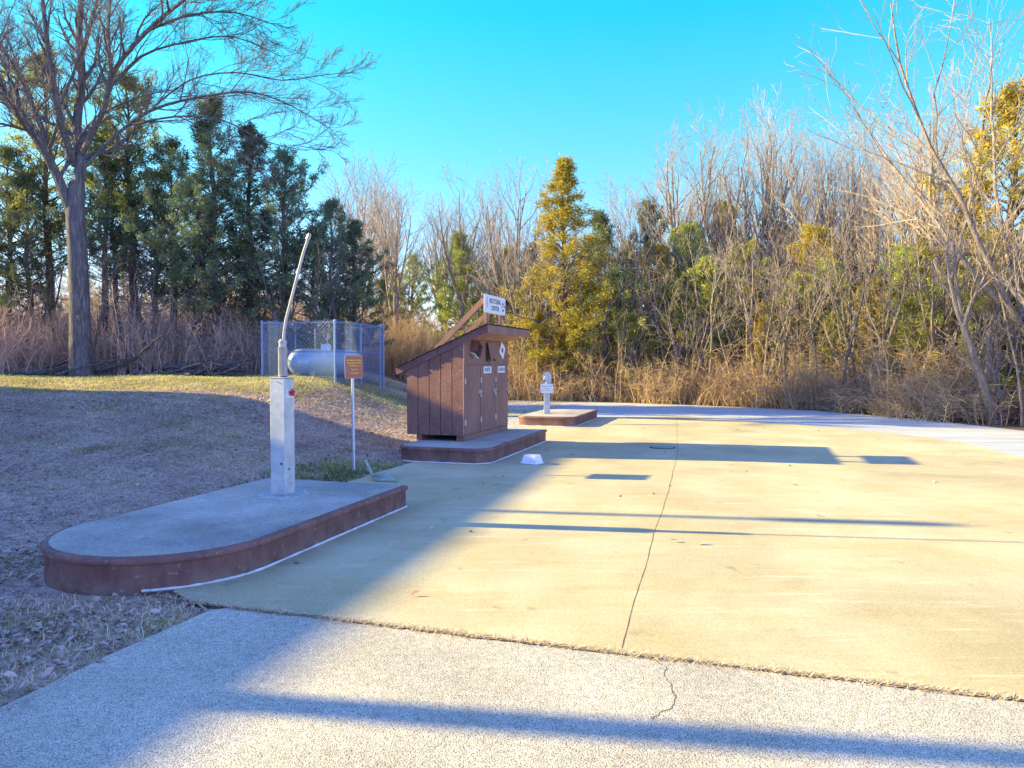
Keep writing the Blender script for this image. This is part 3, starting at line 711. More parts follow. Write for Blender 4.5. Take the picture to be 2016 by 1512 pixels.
# ================================================================ tank enclosure
e = R(14); fc = Vector((-5.28, 22.0)); du = Vector((math.sin(e), math.cos(e))); dv = Vector((-math.cos(e), math.sin(e)))
A0 = fc; A1 = fc+dv*2.45; A2 = fc+dv*2.45+du*3.5; A3 = fc+du*3.5
g0 = min(H(*q_) for q_ in (A0, A1, A2, A3)); gz = H(*A0)
t = thing('chain_link_enclosure', 'square chain-link cage around the propane tank at the wood edge', 'fence', (A0.x, A0.y, gz))
FH = 1.84
def q3(p, z): return Vector((p.x-A0.x, p.y-A0.y, z))
def post(p, hh, r=0.034):
    po = MB(); po.tube([q3(p, H(*p)-gz-0.1), q3(p, hh)], r, 10); po.lathe([(r*1.3, hh), (r*1.25, hh+0.02), (r*0.5, hh+0.06)], 10, Matrix.Translation(q3(p, 0))); return po.build('fence_post', M['fence'], t, True)
for p in (A0, A1, A2, A3): post(p, FH, 0.036 if p is A0 else 0.034)
for p in ((A0+A3)/2, (A1+A2)/2+du*0.2, A3-du*0.25, (A2+A3)/2): post(p, FH-0.05, 0.03)
for a_, b_ in ((A0, A1), (A1, A2), (A2, A3), (A3, A0)):
    for zz in (0.93, FH-0.03):
        MB().tube([q3(a_, zz), q3(b_, zz)], 0.021, 8).build('rail', M['fence'], t)
    mb = MB(); d = (b_-a_); ln = d.length; d.normalize(); top = FH+0.02; bot = 0.0; hh = top-bot; st = 0.115
    k = int((ln+hh)/st)
    V = []; Q = []
    nrm = Vector((-d.y, d.x))*0.024
    for dirn in (1, -1):
        for i in range(k):
            c0 = -hh+i*st+st/2
            u0, w0, u1, w1 = c0, 0, c0+hh, hh
            if u0 < 0: w0 = -u0; u0 = 0
            if u1 > ln: w1 = hh-(u1-ln); u1 = ln
            if w1 <= w0: continue
            if dirn == -1: u0, u1 = ln-u0, ln-u1
            for s_ in range(1):
                pa = a_+d*u0+nrm; pb = a_+d*u1+nrm
                mb.tube([q3(pa, bot+w0), q3(pb, bot+w1)], 0.005, 3, False)
    mb.build('chain_link_mesh', M['fence'], t)
    mb = MB()
    for i in range(int(ln/0.085)):
        pa = a_+d*(i*0.085+0.04)+nrm; mb.tube([q3(pa, top-0.01), q3(pa+d*0.015, top+0.035)], 0.0035, 3, False)
    mb.build('barbed_top_edge', M['fence'], t)
tc = Vector((-6.05, 24.0)); gz2 = H(*tc)
t = thing('propane_tank', 'horizontal silver propane tank inside the chain-link cage', 'tank', (tc.x, tc.y, gz2), R(90-34))
r_ = 0.43; ln = 1.05; zc_ = 0.47; prof = [(0.001, -ln-0.38)]+[(r_*math.sin(R(a)), -ln-0.38*math.cos(R(a))) for a in range(10, 91, 10)]+[(r_*math.sin(R(a)), ln+0.38*math.cos(R(a))) for a in range(90, 0, -10)]+[(0.001, ln+0.38)]
MB().lathe(prof, 32, Matrix.Translation((0, 0, zc_)) @ Matrix.Rotation(R(90), 4, 'Y')).build('tank_shell', M['tank'], t, True)
MB().lathe([(0.17, zc_+r_-0.04), (0.17, zc_+r_+0.10), (0.14, zc_+r_+0.15), (0.05, zc_+r_+0.17)], 18).build('dome_cover', M['tank'], t, True)
for x in (-0.85, 0.85): MB().box(x-0.1, x+0.1, -0.32, 0.32, -0.1, 0.22, 0.01).build('cradle', M['isl'], t)
MB().tube([(-0.2, 0.3, zc_+0.4), (-0.2, 0.3, zc_+1.1)], 0.02, 8).build('vent_pipe', M['galv'], t)
tp = thing('gas_regulator', 'thin grey gas pipe with a round regulator standing behind the propane tank', 'pipe', (tc.x-0.25, tc.y+1.15, gz2))
MB().tube([(0, 0, 0), (0, 0, 1.55), (0.16, 0, 1.6), (0.22, 0, 1.45), (0.22, 0, 0.0)], 0.026, 8).build('riser_pipe', M['galv'], tp, True)
MB().lathe([(0.11, -0.05), (0.13, 0), (0.11, 0.05)], 14, Matrix.Translation((0, -0.05, 1.35)) @ Matrix.Rotation(R(90), 4, 'X')).build('regulator', M['galv'], tp)
# ================================================================ vegetation generators
def segs_mesh(S, sides=3):
    """S: n x 8 (p0, p1, r0, r1) -> vertices, quads"""
    S = np.asarray(S, np.float32); n = len(S)
    p0 = S[:, 0:3]; p1 = S[:, 3:6]; r0 = S[:, 6:7]; r1 = S[:, 7:8]
    d = p1-p0; l = np.linalg.norm(d, axis=1, keepdims=True)+1e-9; d = d/l
    ref = np.where(np.abs(d[:, 2:3]) > 0.9, np.array([[1.0, 0, 0]]), np.array([[0, 0, 1.0]]))
    u = np.cross(d, ref); u /= np.linalg.norm(u, axis=1, keepdims=True)+1e-9; w = np.cross(d, u)
    V = np.zeros((n, 2*sides, 3), np.float32)
    for j in range(sides):
        a = 2*math.pi*j/sides; o = u*math.cos(a)+w*math.sin(a)
        V[:, j] = p0+o*r0; V[:, sides+j] = p1+o*r1
    b = (np.arange(n)*2*sides)[:, None]
    Q = np.concatenate([b+np.array([[j, (j+1) % sides, sides+(j+1) % sides, sides+j]]) for j in range(sides)], 0)
    Q = np.stack([Q[i*n:(i+1)*n] for i in range(sides)], 1).reshape(-1, 4)
    return V.reshape(-1, 3), Q
def rvec(): 
    return Vector((random.gauss(0, 1), random.gauss(0, 1), random.gauss(0, 1)))
TWR = 0.006
class Tree:
    def __init__(s): s.tr = MB(); s.tw = []; s.tint = []
    def limb(s, pts, rad, sides=7): s.tr.tube(pts, rad, sides, False)
    def grow(s, p, d, ln, r, lev, maxlev, up=0.12, wig=0.16, spread=0.75, dens=1.0, thick=2):
        n = max(3, int(4+ln*1.0)) if lev < 3 else 3
        pts = [p.copy()]; dd = d.normalized(); rs = [r]
        for i in range(n):
            dd = (dd+rvec()*wig*(0.6 if lev < 1 else 1)+Vector((0, 0, up))).normalized()
            pts.append(pts[-1]+dd*ln/n); rs.append(max(TWR*(1.0 if lev<3 else 0.7), r*(1-0.82*(i+1)/n)))
        if lev < thick: s.limb(pts, rs, 7 if lev == 0 else 5)
        else:
            ti = random.random()
            for i in range(n): s.tw.append((*pts[i], *pts[i+1], rs[i], rs[i+1])); s.tint.append(ti)
        if lev < maxlev: s.kids(pts, rs, ln, lev, maxlev, up, wig, spread, dens, thick)
    def kids(s, pts, rs, ln, lev, maxlev, up, wig, spread, dens, thick, t0=0.2):
        nk = int((5+ln*1.35)*dens) if lev < 2 else int((4.5+ln*1.7)*dens)
        n = len(pts)-1
        for k in range(nk):
            t = t0+(1-t0)*(k+random.random())/nk
            f = t*n; i = min(n-1, int(f)); f -= i
            q = pts[i].lerp(pts[i+1], f); rq = rs[i]*(1-f)+rs[i+1]*f
            ax = (pts[i+1]-pts[i]).normalized(); o = rvec(); o = (o-ax*o.dot(ax)).normalized()
            an = spread*random.uniform(0.6, 1.25)
            d = ax*math.cos(an)+o*math.sin(an)
            L_ = ln*random.uniform(0.34, 0.62)*(1.1-0.55*t)
            if L_ < 0.12: continue
            s.grow(q, d, L_, max(0.004, rq*random.uniform(0.45, 0.68)), lev+1, maxlev, up, wig*1.1, spread, dens, thick)
    def build(s, root, mt, mw):
        s.tr.build('trunk', mt, root, True)
        V, Q = segs_mesh(s.tw, 3)
        mesh('crown', V, Q, mw, root, False, np.repeat(s.tint, 3))
def bare_tree(seed, h, r, fork=0.35, nst=4, spread=0.5, up=0.12, lean=0.0, dens=1.0, maxlev=4):
    random.seed(seed); T = Tree()
    base = []; rs = []; p = Vector((0, 0, -0.3)); d = Vector((lean, 0.0, 1)).normalized(); n = 6; L_ = h*fork
    for i in range(n+1):
        base.append(p.copy()); rs.append(r*(1.25 if i == 0 else 1-0.3*i/n)); d = (d+rvec()*0.05).normalized(); p = p+d*(L_+0.3)/n
    T.limb(base, rs, 9); top = base[-1]
    for k in range(nst):
        a = 2*math.pi*(k+random.uniform(-0.3, 0.3))/nst; sp = spread*random.uniform(0.4, 1.0)
        if k == 0: sp *= 0.3
        dd = Vector((math.cos(a)*math.sin(sp), math.sin(a)*math.sin(sp), math.cos(sp)))+Vector((lean, 0, 0))
        T.grow(top-d*0.1*k, dd, (h-L_)*random.uniform(0.8, 1.05), r*0.70*random.uniform(0.7, 1.0), 0, maxlev-1, up, 0.11, 0.62, dens, 2)
    for k in range(int(5*dens)):
        t = random.uniform(0.45, 0.95); q = base[0].lerp(base[-1], t); a = random.uniform(0, 6.28)
        T.grow(q, Vector((math.cos(a), math.sin(a), 0.55)), h*random.uniform(0.14, 0.26), r*0.28, 1, maxlev-1, up, 0.15, 0.7, dens, 2)
    return T
LEAF = []
def spray(P, D, size, n, rad, tint, V, TI):
    """n slim leaflets about P pointing along D"""
    for _ in range(n):
        q = P+rvec()*rad; d = (D*1.1+rvec()*0.75).normalized(); s = size*random.uniform(0.55, 1.35)
        w = d.cross(rvec()).normalized()*s*random.uniform(0.09, 0.17)
        V.append(q-d*s*0.3); V.append(q+w+d*s*0.2); V.append(q+d*s); V.append(q-w+d*s*0.2)
        TI.append(min(1, max(0, tint+random.gauss(0, 0.12))))
def cedar(seed, h, wd, lo=0.1, nb=95, prof=0.8, size=0.14, per=9, trunk_r=0.14, ragged=0.25, dead=10):
    random.seed(seed); T = Tree(); V = []; TI = []
    base = []; rs = []; n = 10; lx = random.uniform(-0.03, 0.03)
    for i in range(n+1):
        z = -0.3+(h+0.25)*i/n; base.append(Vector((lx*z+0.06*math.sin(i*1.7+seed), 0.06*math.cos(i*1.3+seed), z))); rs.append(trunk_r*(1.2-1.12*i/n)+0.008)
    T.limb(base, rs, 8)
    blobs = [(random.uniform(0, 6.28), random.uniform(0.1, 1.0), random.uniform(0.65, 1.3)) for _ in range(16)]
    for k in range(nb):
        t = lo+(1-lo)*((k+random.random())/nb)**1.05; z = h*t
        a = k*2.4+random.uniform(-0.5, 0.5)
        f = 1.0
        for (ba, bt, bf) in blobs:
            da = abs((a-ba+math.pi) % (2*math.pi)-math.pi)
            if da < 0.9 and abs(t-bt) < 0.10: f *= bf
        core = (1-t)**prof*(0.55+0.45*min(1, (t-lo)/0.22+0.2))
        ln = wd*core*f*random.uniform(1-ragged, 1+ragged)+0.12
        el = R(random.uniform(5, 30)+35*t)
        d = Vector((math.cos(a)*math.cos(el), math.sin(a)*math.cos(el), math.sin(el)))
        i = min(n-1, int(max(0, (z+0.3)/(h+0.25)*n))); p = base[i].lerp(base[i+1], (z+0.3)/(h+0.25)*n-i)
        m = max(3, int(ln*3)); q = p.copy(); dd = d.copy(); pr = max(0.008, 0.012+0.014*ln)
        bt_ = random.random()
        for j in range(m):
            dn = (dd+rvec()*0.13+Vector((0, 0, 0.035-0.05*(j/m < 0.5)))).normalized(); q2 = q+dn*ln/m
            T.tw.append((*q, *q2, pr*(1-0.8*j/m), pr*(1-0.8*(j+1)/m))); T.tint.append(random.random()*0.5)
            if j/m > 0.28 or (ln < 0.9 and j > 0):
                for b_ in range(3 if j < m-1 else 4):
                    sd = (dn*0.6+(rvec()-dn*0.2)).normalized(); sl = random.uniform(0.15, 0.42)*(1.15-0.5*j/m)*min(1.0, 0.4+ln*0.5)
                    e_ = q2+sd*sl; T.tw.append((*q2, *e_, 0.006, 0.003)); T.tint.append(0.3)
                    tn = 0.15+0.5*bt_+0.3*random.random()
                    spray(q2.lerp(e_, 0.8), sd, size, per, 0.075, tn, V, TI)
                    spray(q2.lerp(e_, 0.35), sd, size, per*2//3, 0.06, tn, V, TI)
            q = q2; dd = dn
    for k in range(dead):
        z = h*random.uniform(0.04, lo+0.2); a = random.uniform(0, 6.28)
        T.grow(Vector((0, 0, z)), Vector((math.cos(a), math.sin(a), 0.1)), wd*random.uniform(0.4, 0.8), 0.02, 2, 3, 0.0, 0.2, 0.8, 0.6, 2)
    spray(Vector(base[-1]), Vector((0, 0, 1)), size*1.2, 26, 0.08, 0.5, V, TI)
    return T, V, TI
def cedar_obj(name, label, T, V, TI, loc, rz, mleaf, group=None):
    root = thing(name, label, 'tree', loc, rz, group)
    T.tr.build('trunk', M['barkc'], root, True)
    SV, SQ = segs_mesh(T.tw, 3); mesh('branches', SV, SQ, M['twig'], root, False, np.repeat(T.tint, 3))
    V = np.array([tuple(v) for v in V], np.float32); Q = np.arange(len(V)).reshape(-1, 4)
    mesh('crown', V, Q, mleaf, root, False, TI)
    return root
class Brush:
    """many stems gathered into one mesh"""
    def __init__(s): s.S = []; s.T = []
def clump(seed, n=26, h=2.4, w=1.3, arch=0.35, sub=7):
    random.seed(seed); S = []; TT = []
    for _ in range(n):
        a = random.uniform(0, 6.28); r_ = w*math.sqrt(random.random()); p = Vector((r_*math.cos(a), r_*math.sin(a), -0.1))
        d = Vector((random.gauss(0, 0.17), random.gauss(0, 0.17), 1)).normalized(); ln = h*random.uniform(0.45, 1.15); m = 6
        bend = Vector((random.gauss(0, 1), random.gauss(0, 1), -0.2))*arch; ti = random.random(); r0 = random.uniform(0.010, 0.024)
        for j in range(m):
            d = (d+bend*0.28*(j/m)+rvec()*0.10).normalized(); q = p+d*ln/m
            S.append((*p, *q, r0*(1-0.8*j/m), r0*(1-0.8*(j+1)/m))); TT.append(ti)
            for b_ in range(sub if j > 0 else 1):
                sd = (d*0.5+rvec()*0.6).normalized(); sl = random.uniform(0.12, 0.55); q1 = p.lerp(q, random.random())
                q2 = q1+sd*sl*0.5; q3_ = q2+(sd+rvec()*0.35).normalized()*sl*0.5
                S.append((*q1, *q2, 0.005, 0.004)); S.append((*q2, *q3_, 0.004, 0.0025)); TT += [ti*0.6+random.random()*0.4]*2
            p = q
    return np.array(S, np.float32), np.array(TT, np.float32)
def scatter(name, clumps, places, m, sides=3):
    """places: x, y, z, rotation, scale, height scale; one mesh of uncountable stems"""
    SS = []; TT = []
    for i, (x, y, z, a, s, hs) in enumerate(places):
        S, T = clumps[i % len(clumps)]; S = S.copy(); c, sn = math.cos(a), math.sin(a)
        for k in (0, 3):
            X = S[:, k]*c-S[:, k+1]*sn; Y = S[:, k]*sn+S[:, k+1]*c
            S[:, k] = X*s+x; S[:, k+1] = Y*s+y; S[:, k+2] = S[:, k+2]*hs+z
        SS.append(S); TT.append(np.clip(T*0.7+random.random()*0.3, 0, 1))
    SS = np.concatenate(SS); TT = np.concatenate(TT)
    V, Q = segs_mesh(SS, sides); return mesh(name, V, Q, m, None, False, np.repeat(TT, sides), 'stuff')
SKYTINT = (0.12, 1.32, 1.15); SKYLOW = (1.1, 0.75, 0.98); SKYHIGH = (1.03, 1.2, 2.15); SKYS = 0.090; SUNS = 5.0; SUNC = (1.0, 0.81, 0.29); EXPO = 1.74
# ================================================================ vegetation placement
def edge_D(px):
    return float(np.interp(px, [900, 1010, 1300, 1600, 1800, 2016, 2200, 2600], [33, 30.6, 28.2, 24.4, 20.8, 17.3, 14.5, 12.5]))
def at(px, D):
    x = (px-CX)/F*D; return (x, D, H(x, D))
# ---- bare tree kinds
bare = {}
def proto_bare(key, label, mt, mw, loc, rz, sc, group, *a, **k):
    T = bare_tree(*a, **k); r = thing('bare_tree', label, 'tree', loc, rz, group); r.scale = sc
    T.build(r, mt, mw); bare[key] = (r, a[1]); return r
def top_scale(py, D, z, h): return (EYE+(HY-py)/F*D-z)/h
used = {}
PARAM = {
 'vase': (21, 11.0, 0.23, 0.16, 5, 0.42, 0.09, 0.0, 0.7, 4),
 'tall': (22, 12.0, 0.22, 0.34, 4, 0.36, 0.10, 0.0, 0.75, 4),
 'oval': (23, 12.0, 0.24, 0.36, 5, 0.50, 0.09, 0.0, 0.75, 4),
 'lean': (24, 11.0, 0.20, 0.45, 3, 0.55, 0.07, 0.14, 0.75, 4),
 'slim': (25, 8.0, 0.085, 0.45, 3, 0.40, 0.07, 0.08, 0.6, 3),
 'twin': (26, 7.0, 0.08, 0.18, 3, 0.40, 0.06, 0.0, 0.6, 3),
 'edge': (31, 12.0, 0.13, 0.22, 5, 0.75, 0.05, -0.08, 0.6, 4),
 'whip': (33, 8.0, 0.055, 0.62, 3, 0.45, 0.03, 0.10, 0.75, 3),
 'fine': (27, 10.0, 0.15, 0.28, 5, 0.34, 0.10, 0.0, 0.75, 4),
}
def put_bare(kind, label, px, top, D, rz=0.0, wide=1.0, pale=True, group=None):
    loc = at(px, D); mt = M['barkp'] if pale else M['bark']; mw = M['twigp'] if pale else M['twig']
    if kind not in bare:
        proto_bare(kind, label, mt, mw, loc, rz, (1, 1, 1), group, *PARAM[kind])
        r, h = bare[kind]
        # the true top of this kind, measured once
        zs = max(v.co.z for c in r.children for v in c.data.vertices); bare[kind] = (r, zs)
        s = top_scale(top, D, loc[2], zs); r.scale = (s*wide, s*wide, s); return r
    r, h = bare[kind]; s = top_scale(top, D, loc[2], h)
    return dup(r, 'bare_tree', label, loc, rz, (s*wide, s*wide, s), group, {'trunk': mt, 'crown': mw})
B = [
 ('vase', 'bare vase-shaped tree rising between the recycling sign and the golden cedar', 1012, 278, 37, 0.3, 0.9),
 ('lean', 'bare tree behind the shed leaning across the middle of the wood', 930, 300, 39, 2.2, 1.0),
 ('fine', 'bare fine-twigged tree spreading above the propane cage', 790, 335, 36, 1.0, 1.0),
 ('fine', 'pale bare tree showing over the dark cedars behind the cage', 700, 300, 44, 3.0, 1.0),
 ('tall', 'tall bare double-stemmed tree, first to the right of the golden cedar', 1345, 190, 33, 0.0, 0.95),
 ('oval', 'tallest bare tree in the middle of the right-hand wood', 1470, 165, 33.5, 1.2, 0.85),
 ('tall', 'bare tree with crowded upright twigs next to the tallest one', 1590, 205, 31, 2.0, 0.9),
 ('vase', 'bare many-stemmed tree over the rusty shrub', 1660, 225, 31.5, 1.4, 0.8),
 ('oval', 'bare tree with twisted upper limbs behind the leaning trunk', 1745, 235, 29.5, 4.1, 0.8),
 ('lean', 'bare tree with a long trunk leaning toward the lane at the wood corner', 1960, 330, 19.2, 3.3, 1.1),
 ('edge', 'large bare tree at the frame edge spreading limbs over the road', 2035, -170, 19.0, 0.0, 1.15),
 ('tall', 'bare tree in front of the golden pine at the road bend', 1880, 60, 23.5, 5.1, 0.95),
 ('fine', 'bare tree with a dense pale crown left of the golden pine', 1815, 215, 26.5, 0.6, 0.9),
 ('fine', 'thin bare tree standing among the cedars to the right of the golden cedar', 1255, 340, 35, 0.4, 0.9),
 ('tall', 'bare tree just left of the tallest bare one', 1410, 205, 34, 3.9, 0.85),
 ('oval', 'bare tree just behind and beside the crowded upright one', 1535, 195, 34.5, 5.2, 0.8),
 ('fine', 'fine bare tree squeezed between the many-stemmed trees', 1640, 220, 33, 2.9, 0.85),
 ('tall', 'bare tree behind the one with twisted upper limbs', 1705, 250, 32, 0.9, 0.85),
 ('oval', 'bare tree behind the golden-green pine with a high crown', 1800, 170, 29, 1.9, 0.85),
 ('slim', 'slim bare tree with its crown just over the dull cedar', 1405, 330, 31, 1.1, 1.1),
 ('oval', 'bare tree far back between the shed and the propane cage', 860, 370, 47, 0.9, 1.0),
 ('vase', 'bare multi-stemmed tree far back above the shed roof', 960, 380, 50, 4.4, 1.0),
]
for (k, lb, px, top, D, rz, wd) in B: put_bare(k, lb, px, top, D, rz, wd)
G1 = 'thin bare saplings in the undergrowth along the rear road'
LB1 = 'thin bare sapling tangled in the golden undergrowth along the rear road'
random.seed(11)
for i in range(96):
    px = 1010+i*12+random.uniform(-14, 14)
    if 1095 < px < 1140: continue
    D = edge_D(px)+random.uniform(0.3, 4.5); top = random.uniform(390, 600) if px < 1750 else random.uniform(320, 560)
    put_bare(['slim', 'twin', 'whip'][i % 3], LB1, px, top, D, random.uniform(0, 6.28), random.uniform(0.9, 1.35), i % 4 != 1, G1)
G2 = 'bare trees deep in the wood behind the undergrowth'
LB2 = 'bare tree standing deep in the wood behind the undergrowth'
for i in range(24):
    px = 700+i*58+random.uniform(-20, 20); D = edge_D(px)+random.uniform(7, 16)
    put_bare(['fine', 'tall', 'slim', 'oval'][i % 4], LB2, px, random.uniform(330, 470), D, random.uniform(0, 6.28), 1.0, True, G2)
G3 = 'bare understory trees among the dark cedars'
LB3 = 'dark thin bare tree among the trunks of the dark cedars'
for i in range(24):
    px = -60+i*33+random.uniform(-12, 12); D = random.uniform(24.4, 28)
    put_bare(['slim', 'twin'][i % 2], LB3, px, random.uniform(380, 560), D, random.uniform(0, 6.28), random.uniform(0.8, 1.2), False, G3)
# ---- the big tree on the hill
def big_tree():
    random.seed(91); D = 23.6; p0 = W(160, 700, D); bz = H(p0.x, D)
    t = thing('big_bare_tree', 'large old bare tree with a thick grooved trunk and forked spreading limbs on the hill', 'tree', (p0.x, D, bz))
    T = Tree()
    def P(px, py, dd=0.0):
        w = W(px, py, D+dd); return Vector((w.x-p0.x, w.y-D, w.z-bz))
    def smooth(pts, rs):
        out = []; ro = []
        for i in range(len(pts)-1):
            a = pts[max(0, i-1)]; b = pts[i]; c = pts[i+1]; d = pts[min(len(pts)-1, i+2)]
            for k in range(3):
                u = k/3; out.append(0.5*((2*b)+(c-a)*u+(2*a-5*b+4*c-d)*u*u+(3*b-a-3*c+d)*u**3)); ro.append(rs[i]*(1-u)+rs[i+1]*u)
        out.append(pts[-1]); ro.append(rs[-1]); return out, ro
    pts, rs = smooth([Vector((0, 0, -0.4)), Vector((0, 0, 0.15)), P(159, 600), P(157, 500), P(154, 420), P(158, 360)], [0.46, 0.36, 0.295, 0.285, 0.275, 0.22])
    T.limb(pts, rs, 16)
    limbs = [
     ([(158, 380, 0), (166, 320, 0), (160, 250, .3), (172, 160, .5), (168, 70, .6), (180, -70, .8)], 0.180, 0.076),
     ([(148, 430, 0), (120, 350, -.3), (75, 265, -.7), (28, 195, -1), (-30, 120, -1.4)], 0.172, 0.068),
     ([(112, 335, -.2), (85, 240, .4), (45, 150, .8), (5, 80, 1.2), (-30, 0, 1.6)], 0.107, 0.034),
     ([(155, 330, 0), (128, 240, -.8), (112, 140, -1.2), (100, 40, -1.8), (92, -80, -2)], 0.115, 0.043),
     ([(170, 335, 0), (225, 280, .4), (300, 225, .9), (400, 197, 1.2), (500, 188, 1.3), (580, 215, 1.5), (660, 262, 1.6)], 0.067, 0.010),
     ([(164, 315, 0), (215, 215, -.6), (232, 150, -.9), (300, 70, -1.4), (380, 5, -2), (470, -60, -2.6)], 0.094, 0.038),
     ([(230, 155, -.9), (224, 70, -.6), (236, -60, -.4)], 0.066, 0.034),
     ([(222, 185, -.7), (285, 120, -.3), (380, 90, 0), (470, 82, .3), (560, 120, .5)], 0.045, 0.010),
     ([(168, 130, .4), (195, 40, .2), (225, -60, 0)], 0.074, 0.034),
     ([(60, 250, -.8), (35, 170, -.2), (0, 90, .2), (-30, 20, .5)], 0.074, 0.025),
     ([(300, 225, .9), (380, 165, 1.5), (470, 150, 1.8), (560, 165, 2), (640, 155, 2.1), (690, 150, 2.2)], 0.031, 0.009),
     ([(270, 250, .6), (350, 235, -.4), (440, 240, -.8), (520, 280, -1), (600, 300, -1.1)], 0.037, 0.009),
     ([(300, 70, -1.4), (380, 40, -1.0), (470, 35, -.8), (550, 60, -.6)], 0.045, 0.010),
     ([(75, 265, -.7), (20, 250, -1.4), (-40, 240, -2)], 0.057, 0.025),
     ([(158, 290, .3), (200, 235, 1.5), (290, 195, 2.6), (370, 180, 3.3)], 0.049, 0.010),
    ]
    for pl, ra, rb in limbs:
        Pn = [P(*q) for q in pl]; n = len(Pn); R_ = [ra+(rb-ra)*i/(n-1) for i in range(n)]
        pts, rs = smooth(Pn, R_); T.limb(pts, rs, 8 if ra > .1 else 6)
        ln = sum((pts[i+1]-pts[i]).length for i in range(len(pts)-1))
        T.kids(pts, rs, min(ln, 4.6), 0, 3, 0.07, 0.15, 0.6, 1.5 if ra > .045 else 1.3, 2, 0.2)
    T.build(t, M['bark'], M['twig'])
big_tree()
# ---- cedars
ced = {}
CP = {
 'cone': (41, 9.5, 2.4, 0.16, 112, 0.8, 0.115, 16, 0.15, 0.5, 14),
 'broad': (42, 9.0, 2.9, 0.30, 84, 0.6, 0.12, 15, 0.17, 0.6, 24),
 'gold': (47, 10.5, 2.75, 0.09, 175, 0.9, 0.11, 17, 0.15, 0.34, 8),
 'open': (43, 9.0, 2.6, 0.40, 70, 0.55, 0.12, 15, 0.14, 0.65, 26),
 'bushy': (44, 5.5, 2.0, 0.12, 80, 0.6, 0.11, 15, 0.09, 0.55, 8),
}
ctop = {}
def put_cedar(kind, label, px, top, D, rz=0.0, wide=1.0, mk='cedar', group=None, xy=None, hh=None):
    loc = at(px, D) if xy is None else (xy[0], xy[1], H(*xy))
    if kind not in ced:
        T, V, TI = cedar(*CP[kind]); root = cedar_obj('cedar_tree', label, T, V, TI, loc, rz, M[mk], group)
        ced[kind] = root; ctop[kind] = max(v.z for v in V); r = root
    else:
        r = dup(ced[kind], 'cedar_tree', label, loc, rz, (1, 1, 1), group, {'crown': M[mk]})
    s = top_scale(top, D, loc[2], ctop[kind]) if hh is None else hh/ctop[kind]
    r.scale = (s*wide, s*wide, s); return r
